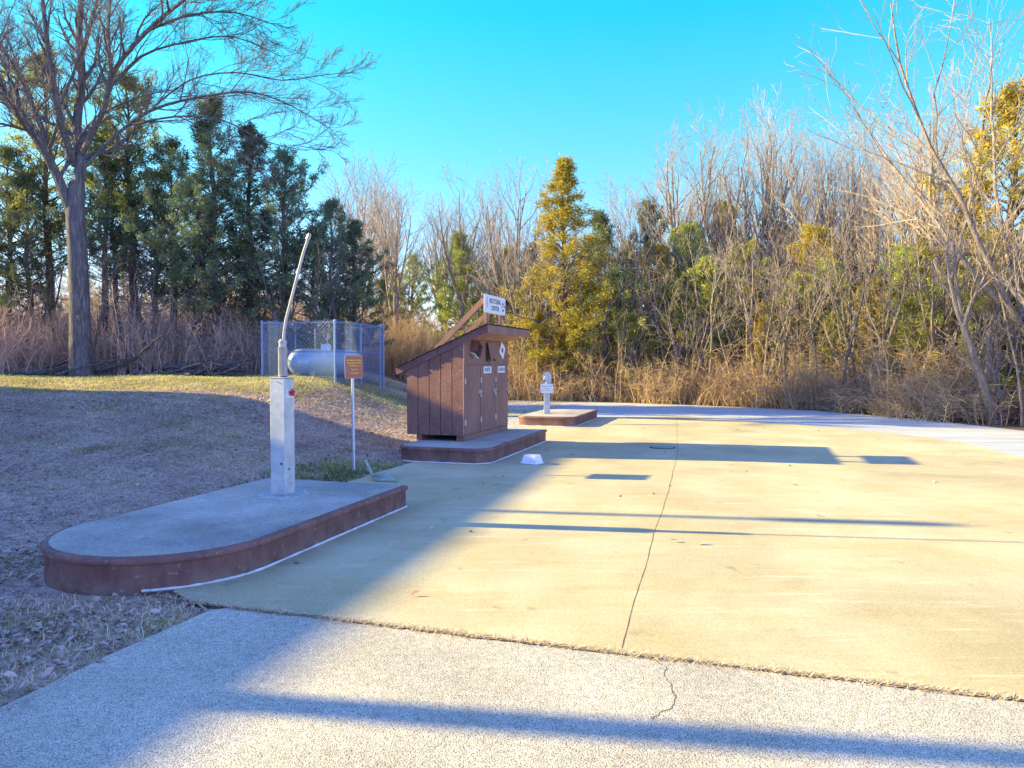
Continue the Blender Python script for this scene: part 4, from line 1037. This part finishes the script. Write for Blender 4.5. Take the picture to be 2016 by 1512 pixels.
C = [
 ('cone', 'tall dark cedar with the highest peak above the hill lawn', 425, 183, 26, 0.0, 1.1, 'cedar'),
 ('broad', 'dark cedar standing just left of the big grooved trunk', 60, 330, 26.4, 2.6, 1.0, 'cedar'),
 ('open', 'dark thin cedar close on the near side of the big trunk', 235, 300, 27.5, 0.9, 1.0, 'cedar'),
 ('broad', 'dark cedar in the row gap behind the log pile', 310, 360, 27.6, 5.3, 0.95, 'cedar'),
 ('cone', 'small dark cedar far along the wood beyond the big tree', -20, 420, 26.2, 1.6, 1.3, 'cedar'),
 ('broad', 'dark broad cedar directly behind the propane cage', 560, 285, 26.6, 1.0, 1.0, 'cedar'),
 ('broad', 'dark cedar with drooping side branches at the cage corner', 655, 385, 26.2, 2.4, 0.95, 'cedar'),
 ('open', 'dark cedar with bare lower trunk between the big tree and the highest peak', 272, 128, 27.4, 0.4, 0.95, 'cedary'),
 ('open', 'olive-topped cedar rising behind the limbs of the big tree', 100, 95, 27.6, 2.0, 0.9, 'cedary'),
 ('broad', 'dark cedar filling the gap left of the highest peak', 345, 265, 26.8, 3.3, 0.9, 'cedar'),
 ('open', 'dark cedar half hidden by the big grooved trunk', 205, 235, 26.6, 4.2, 1.0, 'cedar'),
 ('open', 'thin-crowned dark cedar at the very edge of the wood beside the big tree', 20, 270, 27, 5.0, 1.0, 'cedar'),
 ('cone', 'dark cedar sloping down behind the fill hose', 495, 240, 26.9, 2.2, 1.15, 'cedar'),
 ('cone', 'small dark cedar behind the fee sign', 700, 430, 26.9, 0.7, 1.2, 'cedar'),
 ('bushy', 'low dark cedar tucked behind the tank', 620, 440, 26.0, 0.2, 1.1, 'cedar'),
 ('open', 'dark cedar behind the log pile with many dead twigs', 395, 330, 25.6, 1.9, 0.9, 'cedar'),
 ('gold', 'sunlit golden cedar standing alone above the golden undergrowth', 1112, 305, 31.8, 0.6, 1.35, 'cedarg'),
 ('cone', 'dark cedar shadowing the golden cedar on its far side', 1178, 410, 35, 2.6, 1.2, 'cedar'),
 ('broad', 'green cedar between the propane cage and the shed', 812, 495, 37, 1.1, 0.95, 'cedary'),
 ('cone', 'pointed green cedar behind the shed roof', 905, 452, 41, 4.0, 1.2, 'cedary'),
 ('bushy', 'low green cedar beside the propane cage corner', 752, 545, 37.5, 3.0, 1.2, 'cedar'),
 ('broad', 'green cedar behind the rooftop sign', 1000, 480, 41, 2.2, 0.9, 'cedary'),
 ('cone', 'dark cedar rising behind the bird-nest fork of the vase-shaped tree', 1050, 475, 39, 5.2, 1.2, 'cedar'),
 ('broad', 'dark sparse cedar two trees to the right of the golden cedar', 1272, 385, 35.5, 0.3, 0.8, 'cedar'),
 ('cone', 'dull olive cedar between the two tallest bare trees', 1420, 392, 35.5, 1.3, 1.15, 'cedary'),
 ('bushy', 'bright olive cedar low in the undergrowth under the dull cedar', 1350, 560, 31.0, 2.0, 1.35, 'cedary'),
 ('bushy', 'bright olive cedar at mid height behind thin saplings', 1440, 535, 30.5, 0.8, 1.3, 'cedary'),
 ('broad', 'brown-green cedar with a flattened top behind the rusty shrub', 1545, 440, 34, 2.9, 0.8, 'cedary'),
 ('bushy', 'yellowish low cedar beneath the rusty shrub', 1520, 590, 28.5, 1.7, 1.3, 'cedarg'),
 ('cone', 'dark green cedar deep behind the many-stemmed tree', 1690, 470, 33.5, 3.6, 1.2, 'cedar'),
 ('broad', 'olive cedar low behind the leaning trunk', 1770, 500, 28.5, 0.9, 0.8, 'cedary'),
 ('bushy', 'dark low cedar in the undergrowth by the leaning trunk', 1850, 600, 25.5, 2.8, 1.2, 'cedar'),
 ('broad', 'tall golden pine at the road bend', 1990, 150, 22.0, 1.5, 1.15, 'cedarg'),
 ('cone', 'golden-green pine beside the tall golden one', 1915, 350, 24.0, 4.4, 1.35, 'cedarg'),
 ('bushy', 'green low pine at the frame edge under the tall golden one', 2030, 560, 21.5, 1.0, 1.2, 'cedary'),
 ('bushy', 'yellow-green low cedar leaning out under the golden cedar', 1062, 610, 31.5, 2.2, 1.1, 'cedarg'),
]
for (k, lb, px, top, D, rz, wd, mk) in C: put_cedar(k, lb, px, top, D, rz, wd, mk)
G4 = 'far cedars closing the back of the wood'; LB4 = 'far cedar closing the back of the wood'
random.seed(5)
for i in range(22):
    px = -150+i*105+random.uniform(-25, 25); D = random.uniform(48, 60) if px < 1000 else edge_D(px)+random.uniform(14, 22)
    put_cedar(['broad', 'cone', 'open'][i % 3], LB4, px, random.uniform(470, 560) if px < 1000 else random.uniform(440, 540), D, random.uniform(0, 6), 1.2, ['cedar', 'cedary'][i % 2], G4)
G5 = 'cedars standing beyond the side of the lawn'; LB5 = 'dark cedar standing beyond the side of the lawn outside the picture'
for i, (x, y, hh) in enumerate([(-21.5, 23.7, 4.5), (-34, 30.5, 10)]):
    put_cedar(['broad', 'cone'][i % 2], LB5, 0, 0, 0, i*1.3, 1.1, 'cedar', G5, (x, y), hh)
G6 = 'olive and golden cedars scattered through the sunlit roadside thicket'; LB6 = 'olive gold cedar poking through the sunlit roadside thicket'
random.seed(23)
for i, (px, top, dd) in enumerate([(1215, 520, 3.5), (1300, 470, 5), (1325, 600, 2), (1385, 500, 4.5), (1475, 470, 5.5), (1500, 620, 2), (1570, 530, 4), (1625, 500, 5), (1650, 610, 2.5), (1720, 540, 4), (1785, 470, 5.5), (1825, 560, 3), (1880, 500, 4.5), (1600, 430, 7), (1360, 430, 7.5), (1240, 610, 2)]):
    put_cedar(['bushy', 'open', 'broad'][i % 3], LB6, px, top, edge_D(px)+0.6+dd*0.55, random.uniform(0, 6), random.uniform(0.95, 1.25), ['cedary', 'cedarg', 'cedary', 'cedary'][i % 4], G6)
# rusty shrub with leftover leaves
random.seed(8); V = []; TI = []; T = Tree()
for _ in range(26):
    d = Vector((random.gauss(0, .35), random.gauss(0, .35), 1)); T.grow(Vector((random.gauss(0, .2), random.gauss(0, .2), 1.2)), d, 3.6, 0.03, 2, 3, 0.05, 0.14, 0.6, 0.8, 2)
for s_ in T.tw:
    if s_[5] > 2.2 and random.random() < 0.3: spray(Vector(s_[3:6]), Vector((0, 0, 1)), 0.07, 3, 0.09, random.random(), V, TI)
x, y, z = at(1545, 30.0)
r = thing('rusty_shrub', 'rusty red shrub still holding leaves high in the right-hand wood', 'shrub', (x, y, z)); r.scale = (1, 1, 1.35)
mb = MB(); 
for k in range(5): mb.tube([(0.15*k-0.3, 0, -0.2), (0.08*k-0.1, 0.05*k, 0.8), (random.gauss(0, .2), random.gauss(0, .2), 1.7)], [0.05, 0.04, 0.03], 6)
mb.build('stem', M['barkp'], r)
SV, SQ = segs_mesh(T.tw, 3); mesh('branches', SV, SQ, M['brushr'], r, False, np.repeat(T.tint, 3))
mesh('foliage', np.array([tuple(v) for v in V]), np.arange(len(V)).reshape(-1, 4), M['rust'], r, False, TI)
# ---- undergrowth masses
tall_c = [clump(100+i, 22, 3.3, 1.3, 0.26, 5) for i in range(5)]
low_c = [clump(200+i, 34, 1.9, 1.2, 0.42, 4) for i in range(5)]
def brushland(name, pxr, dr, n, clumps, m, seed, hs=(0.8, 1.25), base=None):
    random.seed(seed); P = []
    for i in range(n):
        px = random.uniform(*pxr)
        if base is None and px > 1930: px = random.uniform(2150, pxr[1]) if random.random() < 0.25 else random.uniform(pxr[0], 1930)
        o = dr[0]+(dr[1]-dr[0])*random.random()**1.3
        D = (edge_D(px) if base is None else base(px))+o; x, y, z = at(px, D); kf = min(1.0, (D/25.0)**2.2) if base is None else 1.0
        P.append((x, y, z, random.uniform(0, 6.28), random.uniform(0.8, 1.25), random.uniform(*hs)*kf))
    o = scatter(name, clumps, P, m); o['label'] = None if False else 'tangled bare undergrowth'; return o
brushland('golden_undergrowth', (985, 2350), (0.5, 4.5), 120, low_c, M['brush'], 1, (0.4, 1.15))
brushland('golden_undergrowth', (985, 2350), (1.0, 9), 150, tall_c, M['brush'], 2, (0.5, 1.3))
brushland('russet_undergrowth', (960, 2350), (6, 20), 150, tall_c, M['brushr'], 3, (0.8, 1.5))
lb = lambda px: float(np.interp(px, [-400, 0, 300, 520, 760, 1000], [24.0, 24.4, 24.8, 26.0, 34.5, 36]))
brushland('russet_undergrowth', (-450, 540), (0.0, 3.0), 100, low_c, M['brushl'], 4, (0.8, 1.3), lb)
brushland('russet_undergrowth', (-450, 800), (0.8, 7), 130, tall_c, M['brushl'], 5, (0.6, 0.95), lb)
brushland('golden_undergrowth', (-350, 1000), (8, 26), 190, tall_c, M['brush'], 6, (0.8, 1.4), lb)
brushland('golden_undergrowth', (740, 1010), (-1.0, 6), 60, tall_c, M['brush'], 7, (0.6, 1.1), lb)
# ---- fallen branches pile at the lawn edge
random.seed(17)
for i in range(26):
    px = random.uniform(20, 505); D = random.uniform(23.2, 24.6); x, y, z = at(px, D)
    ln = random.uniform(0.9, 3.2); a = random.gauss(0, 0.35); el = random.gauss(0.04, 0.10); r = random.uniform(0.03, 0.085)
    t = tag(MB().build('fallen_branch', M['bark']), 'grey fallen branch lying in the brush line along the top of the lawn', 'fallen branch', 'fallen branches heaped along the top of the lawn')
    mb = MB(); pts = []; p = Vector((-ln/2*math.cos(a), -ln/2*math.sin(a), 0)); d = Vector((math.cos(a), math.sin(a), el))
    for k in range(7): pts.append(p.copy()); d = (d+rvec()*0.09).normalized(); p = p+d*ln/6
    mb.tube(pts, [r*(1-0.1*k) for k in range(7)], 7)
    for k in range(3): q = pts[random.randint(2, 5)]; mb.tube([q, q+(d*0.4+rvec()*0.4)*0.4, q+(d*0.8+rvec()*0.5)*0.7], [r*0.45, r*0.3, r*0.12], 5)
    zl = min(v[2] for v in mb.v); mb.v = [(v[0], v[1], v[2]) for v in mb.v]
    old = t.data; me = bpy.data.meshes.new('fallen_branch'); me.from_pydata(mb.v, [], mb.f); me.materials.append(M['bark']); t.data = me; bpy.data.meshes.remove(old)
    t.location = (x, y, z+0.02+r*random.choice((0.8, 1.2, 2.5, 4.0)))
# ---- grass and leaves on the lawn
def lawn_points(n, xr, yr, seed, cond):
    rg = np.random.default_rng(seed); x = rg.uniform(*xr, n); y = rg.uniform(*yr, n)
    k = cond(x, y); x = x[k]; y = y[k]; return x, y, hz(x, y), rg
cs, sn = math.cos(TH), math.sin(TH)
def in_lawn(x, y):
    r = x*cs-y*sn; s = x*sn+y*cs
    ex = np.interp(y, [0, 2, 3.2, 4.0, 4.75], [-3.45, -2.93, -2.42, -2.22, -1.95])
    a = (y < 4.75) & (x < ex+0.05*np.sin(y*23))
    lim = np.where(s < 4.3, -3.45-0.5*(s-4), np.where(s < 7.3, -5.31, np.where(s < 10.8, -5.0+0.10*np.sin(s*5)-0.35*np.exp(-(s-7.3)*1.5), np.where(s < 14.2, -5.36, np.where(s < 17.6, -5.1, -5.38)))))
    arc = (s < 4.86) & ((r+4.42)**2+(s-4.86)**2 < 0.90**2)
    b = (y >= 4.75-0.0) & (r < lim) & ~arc
    b |= (y >= 3.9) & (s < 4.35) & (r < -3.55-(s-3.9)*0.2) & ~arc & (x < -1.75)
    c = (y >= 4.6) & (y < 5.5) & (x < -1.95-(y-4.66)*0.98+0.06*np.sin(y*31)) & ~arc & (r > -5.4)
    return a | b | c
def blades(name, n, xr, yr, seed, ln, m, cond, flat=0.8, wd=0.004):
    x, y, z, rg = lawn_points(n, xr, yr, seed, cond); k = len(x)
    a = rg.uniform(0, 6.28, k); L_ = rg.uniform(0.5, 1.4, k)*ln*(0.6+0.05*y); el = np.abs(rg.normal(0, 1, k))*(1-flat)+0.12; w = wd*(0.7+0.09*y)
    d = np.stack([np.cos(a)*np.cos(el), np.sin(a)*np.cos(el), np.sin(el)], 1); s = np.stack([-np.sin(a), np.cos(a), 0*a], 1)*w[:, None]
    p = np.stack([x, y, z-0.004], 1); md = p+d*(L_*0.55)[:, None]+np.array([0, 0, 1])*(L_*0.10)[:, None]; e = p+d*L_[:, None]
    V = np.stack([p-s, p+s, md+s*0.8, md-s*0.8, e], 1).reshape(-1, 3); b = np.arange(k)*5
    Q = np.stack([b, b+1, b+2, b+3], 1); T_ = np.stack([b+3, b+2, b+4, b+4], 1)
    tri = np.stack([b+3, b+2, b+4], 1)
    pt = np.sin(x*2.1+0.7*np.sin(y*1.3))*np.cos(y*1.7+x*0.6)+0.7*np.sin(x*5.3+y*3.1)*np.sin(y*4.7-x*2.2)+0.5*np.sin(x*11+y*7)*np.sin(y*13-x*5)
    ti = np.clip(rg.random(k)*0.7+0.15+0.24*pt, 0, 1)
    V2 = np.concatenate([V, (e+s*0.1)], 0); T4 = np.stack([b+3, b+2, b+4, 5*k+np.arange(k)], 1)
    return mesh(name, V2, np.concatenate([Q, T4]), m, None, False, np.concatenate([ti, ti]), 'stuff')
frg = np.random.default_rng(99)
blades('dry_grass', 300000, (-11, -0.9), (1.2, 16), 1, 0.05, M['blade'], lambda x, y: in_lawn(x, y) & (frg.random(len(x)) < np.clip((16-y)/9, 0, 1)))
blades('dry_grass', 280000, (-17, 0.5), (7, 24), 2, 0.05, M['blade'], lambda x, y: in_lawn(x, y) & (frg.random(len(x)) < np.clip((y-7)/6, 0, 1)))
def greenish(x, y):
    g = np.sin(x*1.9+1)*np.sin(y*1.3+x)+0.4*np.sin(y*4.1); r = x*cs-y*sn; s = x*sn+y*cs
    near = ((s > 8.6) & (s < 10.7) & (r > -6.4)) | ((y < 4.6) & (x < -2.6)) | ((s < 5.2) & (r < -5.2) & (r > -5.9)) | ((y > 17.0) & (x < -5)) | (y > 20.5)
    return in_lawn(x, y) & (near | ((g > 1.15)))
blades('green_grass', 60000, (-9, -0.9), (1.2, 13), 3, 0.05, M['gblade'], greenish, 0.6)
blades('dry_grass', 60000, (-9, 1.8), (23.5, 30), 12, 0.05, M['blade'], in_lawn)
blades('weeds', 6500, (-4.2, -1.4), (7.8, 11.3), 31, 0.085, M['gblade'], lambda x, y: in_lawn(x, y) & (x*cs-y*sn > -6.1) & (x*sn+y*cs > 7.6) & (np.sin(x*7+y*3)+np.sin(y*9) > -0.5), 0.35, 0.004)
blades('green_grass', 110000, (-17, 1.5), (12, 24.5), 4, 0.045, M['yblade'], greenish, 0.6)
blades('verge_grass', 45000, (-4.8, -1.7), (1.2, 5.0), 21, 0.075, M['blade'], in_lawn, 0.62, 0.0028)
blades('verge_grass', 12000, (-4.8, -1.9), (1.2, 4.6), 22, 0.085, M['gblade'], lambda x, y: in_lawn(x, y) & (np.sin(x*3.1)+np.sin(y*4.3+1) > 0.3), 0.55, 0.0028)
def leaves(name, n, xr, yr, seed, size, cond, lift=0.006, dens=None):
    x, y, z, rg = lawn_points(n, xr, yr, seed, cond); k = len(x)
    if dens is not None:
        q = rg.random(k) < dens(x, y); x, y, z = x[q], y[q], z[q]; k = len(x)
    a = rg.uniform(0, 6.28, k); s = rg.uniform(0.6, 1.3, k)*size
    t1 = rg.normal(0, 0.35, k); t2 = rg.normal(0, 0.35, k); cu = rg.uniform(0.1, 0.5, k)
    u = np.stack([np.cos(a), np.sin(a), t1], 1)*s[:, None]; v = np.stack([-np.sin(a), np.cos(a), t2], 1)*(s*0.5)[:, None]
    up = np.array([0, 0, 1.0])*(s*cu)[:, None]; p = np.stack([x, y, z+lift+np.abs(rg.normal(0, 0.008, k))], 1)
    V = np.stack([p-u, p-u*0.2-v+up*0.6, p+u*0.5-v*0.8+up*0.5, p+u, p+u*0.5+v*0.8+up*0.5, p-u*0.2+v+up*0.6], 1).reshape(-1, 3); b = np.arange(k)*6
    Q = np.concatenate([np.stack([b, b+1, b+2, b+3], 1), np.stack([b, b+3, b+4, b+5], 1)]); ti = np.clip(rg.beta(1.6, 2.2, k), 0, 1)
    return mesh(name, V, Q, M['dleaf'], None, False, np.concatenate([ti, ti]), 'stuff')
def dn(x, y):
    r = x*cs-y*sn; s = x*sn+y*cs; d = np.hypot(r+4.5, s-4.3)
    return np.clip(0.10+1.0*np.exp(-((d-1.25)/0.45)**2)+0.45*((y < 4.9) & (x > -3.6)), 0, 1)
leaves('fallen_leaves', 12000, (-7, -1.2), (1.5, 7.0), 5, 0.027, in_lawn, 0.014, dn)
leaves('fallen_leaves', 4500, (-14, 0.2), (6, 16), 6, 0.026, in_lawn)
leaves('fallen_leaves', 5000, (-18, 0.5), (14, 25.5), 7, 0.035, in_lawn)
lv = leaves('fallen_leaves', 420, (-2.5, 9), (3.5, 22), 8, 0.03, lambda x, y: ((x*cs-y*sn) > -3.4) & ((x*sn+y*cs) > 4.1), 0.032, lambda x, y: 0.12+0.9*np.exp(-((x*cs-y*sn)+3.4)*1.5))
# weeds and crumbs in the seam between slab and asphalt
random.seed(4); V = []; Q = []; TI = []
def fleck(x, y, z, ln, w, a, el, ti):
    b = len(V); d = Vector((math.cos(a)*math.cos(el), math.sin(a)*math.cos(el), math.sin(el)))*ln; s = Vector((-math.sin(a), math.cos(a), 0))*w; p = Vector((x, y, z))
    V.extend([p-s, p+s, p+d+s*0.3, p+d-s*0.3]); Q.append((b, b+1, b+2, b+3)); TI.append(ti)
for i in range(8000):
    r = random.uniform(-3.5, 8.5)
    if random.random() > 0.35+0.65*abs(math.sin(r*2.3+math.sin(r*5))): continue
    p = L(r, 4.0+random.gauss(0, 0.02)); fleck(p.x, p.y, 0.003, random.uniform(0.01, 0.045), 0.003, random.gauss(0, 0.9)+random.choice((0, 3.14)), abs(random.gauss(0.1, 0.35)), random.random()*0.8)
mesh('seam_weeds', V, np.array(Q), M['blade'], None, False, TI, 'stuff')
# ================================================================ bath house and poles outside the picture
E = Vector((-18.9, 15.5)); rd = Vector((-0.243, -0.970)); nd = Vector((0.970, -0.243)); HH = 8.02; HE = 4.7; hw = 3.2; hip = 2.9; RLn = 20.0
t = thing('bath_house', 'long brown bath house with a hipped roof beside the lawn outside the picture', 'building', (E.x, E.y, 0))
def bp(a, b, z): v = rd*a+nd*b; return (v.x, v.y, z)
mb = MB(); ov = 0.0
v = [bp(0, 0, HH), bp(RLn, 0, HH), bp(-hip, hw, HE), bp(-hip, -hw, HE), bp(RLn+hip, hw, HE), bp(RLn+hip, -hw, HE)]
v2 = [(a, b, c-0.12) for a, b, c in v[2:]]
mb.add(v+v2, [(0, 2, 4, 1), (1, 5, 3, 0), (0, 3, 2), (1, 4, 5), (2, 6, 8, 4), (4, 8, 9, 5), (5, 9, 7, 3), (3, 7, 6, 2), (6, 7, 9, 8)])
mb.build('roof', M['shingle'], t)
mb = MB(); w = [bp(-hip+0.5, hw-0.5, -0.5), bp(-hip+0.5, -hw+0.5, -0.5), bp(RLn+hip-0.5, -hw+0.5, -0.5), bp(RLn+hip-0.5, hw-0.5, -0.5)]
w2 = [(a, b, HE-0.125) for a, b, c in w]; mb.add(w+w2, [(0, 1, 5, 4), (1, 2, 6, 5), (2, 3, 7, 6), (3, 0, 4, 7)]); mb.build('wall', M['siding'], t)
for a_ in (2, 7, 12, 17):
    p = Vector(bp(a_, hw-0.5+0.01, 1.0)); q_ = Vector(bp(a_+1.1, hw-0.5+0.01, 1.0)); MB().beam(p+Vector((0, 0, 0.6)), q_+Vector((0, 0, 0.6)), 0.04, 1.1).build('window', M['dark'], t)
for nm, lb_, x, y, hh, r0, r1 in (('utility_pole', 'round wooden utility pole nearest the camera, outside the picture', -13.2, 5.21, 9.0, 0.13, 0.095), ('utility_pole', 'shorter utility pole with a thick cap, outside the picture', -14.2, 9.95, 7.45, 0.075, 0.06)):
    t = thing(nm, lb_, 'pole', (x, y, H(x, y)))
    MB().tube([(0, 0, -0.3), (0, 0, hh-H(x, y))], [r0, r1], 12).build('shaft', M['barkc'], t, True)
    if hh < 8: MB().lathe([(0.06, hh-H(x, y)-0.75), (0.11, hh-H(x, y)-0.6), (0.11, hh-H(x, y)-0.1), (0.05, hh-H(x, y)+0.05)], 12).build('cap', M['galv'], t)
# ================================================================ light, sky, camera
TS = 0.398; sd = Vector((-0.989, 0.148, TS)).normalized()   # towards the sun
SUN_E = math.asin(sd.z); SUN_A = math.atan2(sd.x, sd.y)
w = bpy.data.worlds.new('World'); SC.world = w; w.use_nodes = True; nt = w.node_tree; nt.nodes.clear(); g = NT(nt)
sky = g.n('ShaderNodeTexSky', sky_type='NISHITA'); sky.sun_disc = False; sky.sun_elevation = SUN_E; sky.sun_rotation = SUN_A
sky.air_density = 1.0; sky.dust_density = 0.2; sky.ozone_density = 2.0; sky.altitude = 200
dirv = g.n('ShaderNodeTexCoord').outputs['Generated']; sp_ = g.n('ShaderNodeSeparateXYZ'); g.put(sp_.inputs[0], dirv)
# cyan low in the north; violet blue overhead and sideways, added to tint shade
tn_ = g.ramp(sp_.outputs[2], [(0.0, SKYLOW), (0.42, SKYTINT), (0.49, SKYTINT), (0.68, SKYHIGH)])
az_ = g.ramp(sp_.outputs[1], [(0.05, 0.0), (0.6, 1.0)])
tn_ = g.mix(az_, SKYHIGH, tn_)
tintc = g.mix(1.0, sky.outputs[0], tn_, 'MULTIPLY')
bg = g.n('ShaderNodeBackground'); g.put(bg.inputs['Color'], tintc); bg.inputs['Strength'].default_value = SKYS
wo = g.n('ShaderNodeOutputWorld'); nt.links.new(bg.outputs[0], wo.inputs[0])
sl = bpy.data.lights.new('sun', 'SUN'); sl.energy = SUNS; sl.angle = R(0.53); sl.color = SUNC
so = bpy.data.objects.new('sun', sl); COL.objects.link(so); so.rotation_euler = sd.to_track_quat('Z', 'Y').to_euler()
cam = bpy.data.cameras.new('camera'); co = bpy.data.objects.new('camera', cam); COL.objects.link(co); SC.camera = co
cam.sensor_width = 36.0; cam.lens = 36.0*F/2016; cam.clip_end = 3000; cam.clip_start = 0.05
co.location = (0, 0, EYE); co.rotation_euler = (math.pi/2-math.atan((756-HY)/F), 0, 0)
SC.view_settings.view_transform = 'Standard'; SC.view_settings.look = 'None'; SC.view_settings.gamma = 1; SC.view_settings.exposure = EXPO
SC.cycles.max_bounces = 6; SC.cycles.diffuse_bounces = 3; SC.cycles.transparent_max_bounces = 4
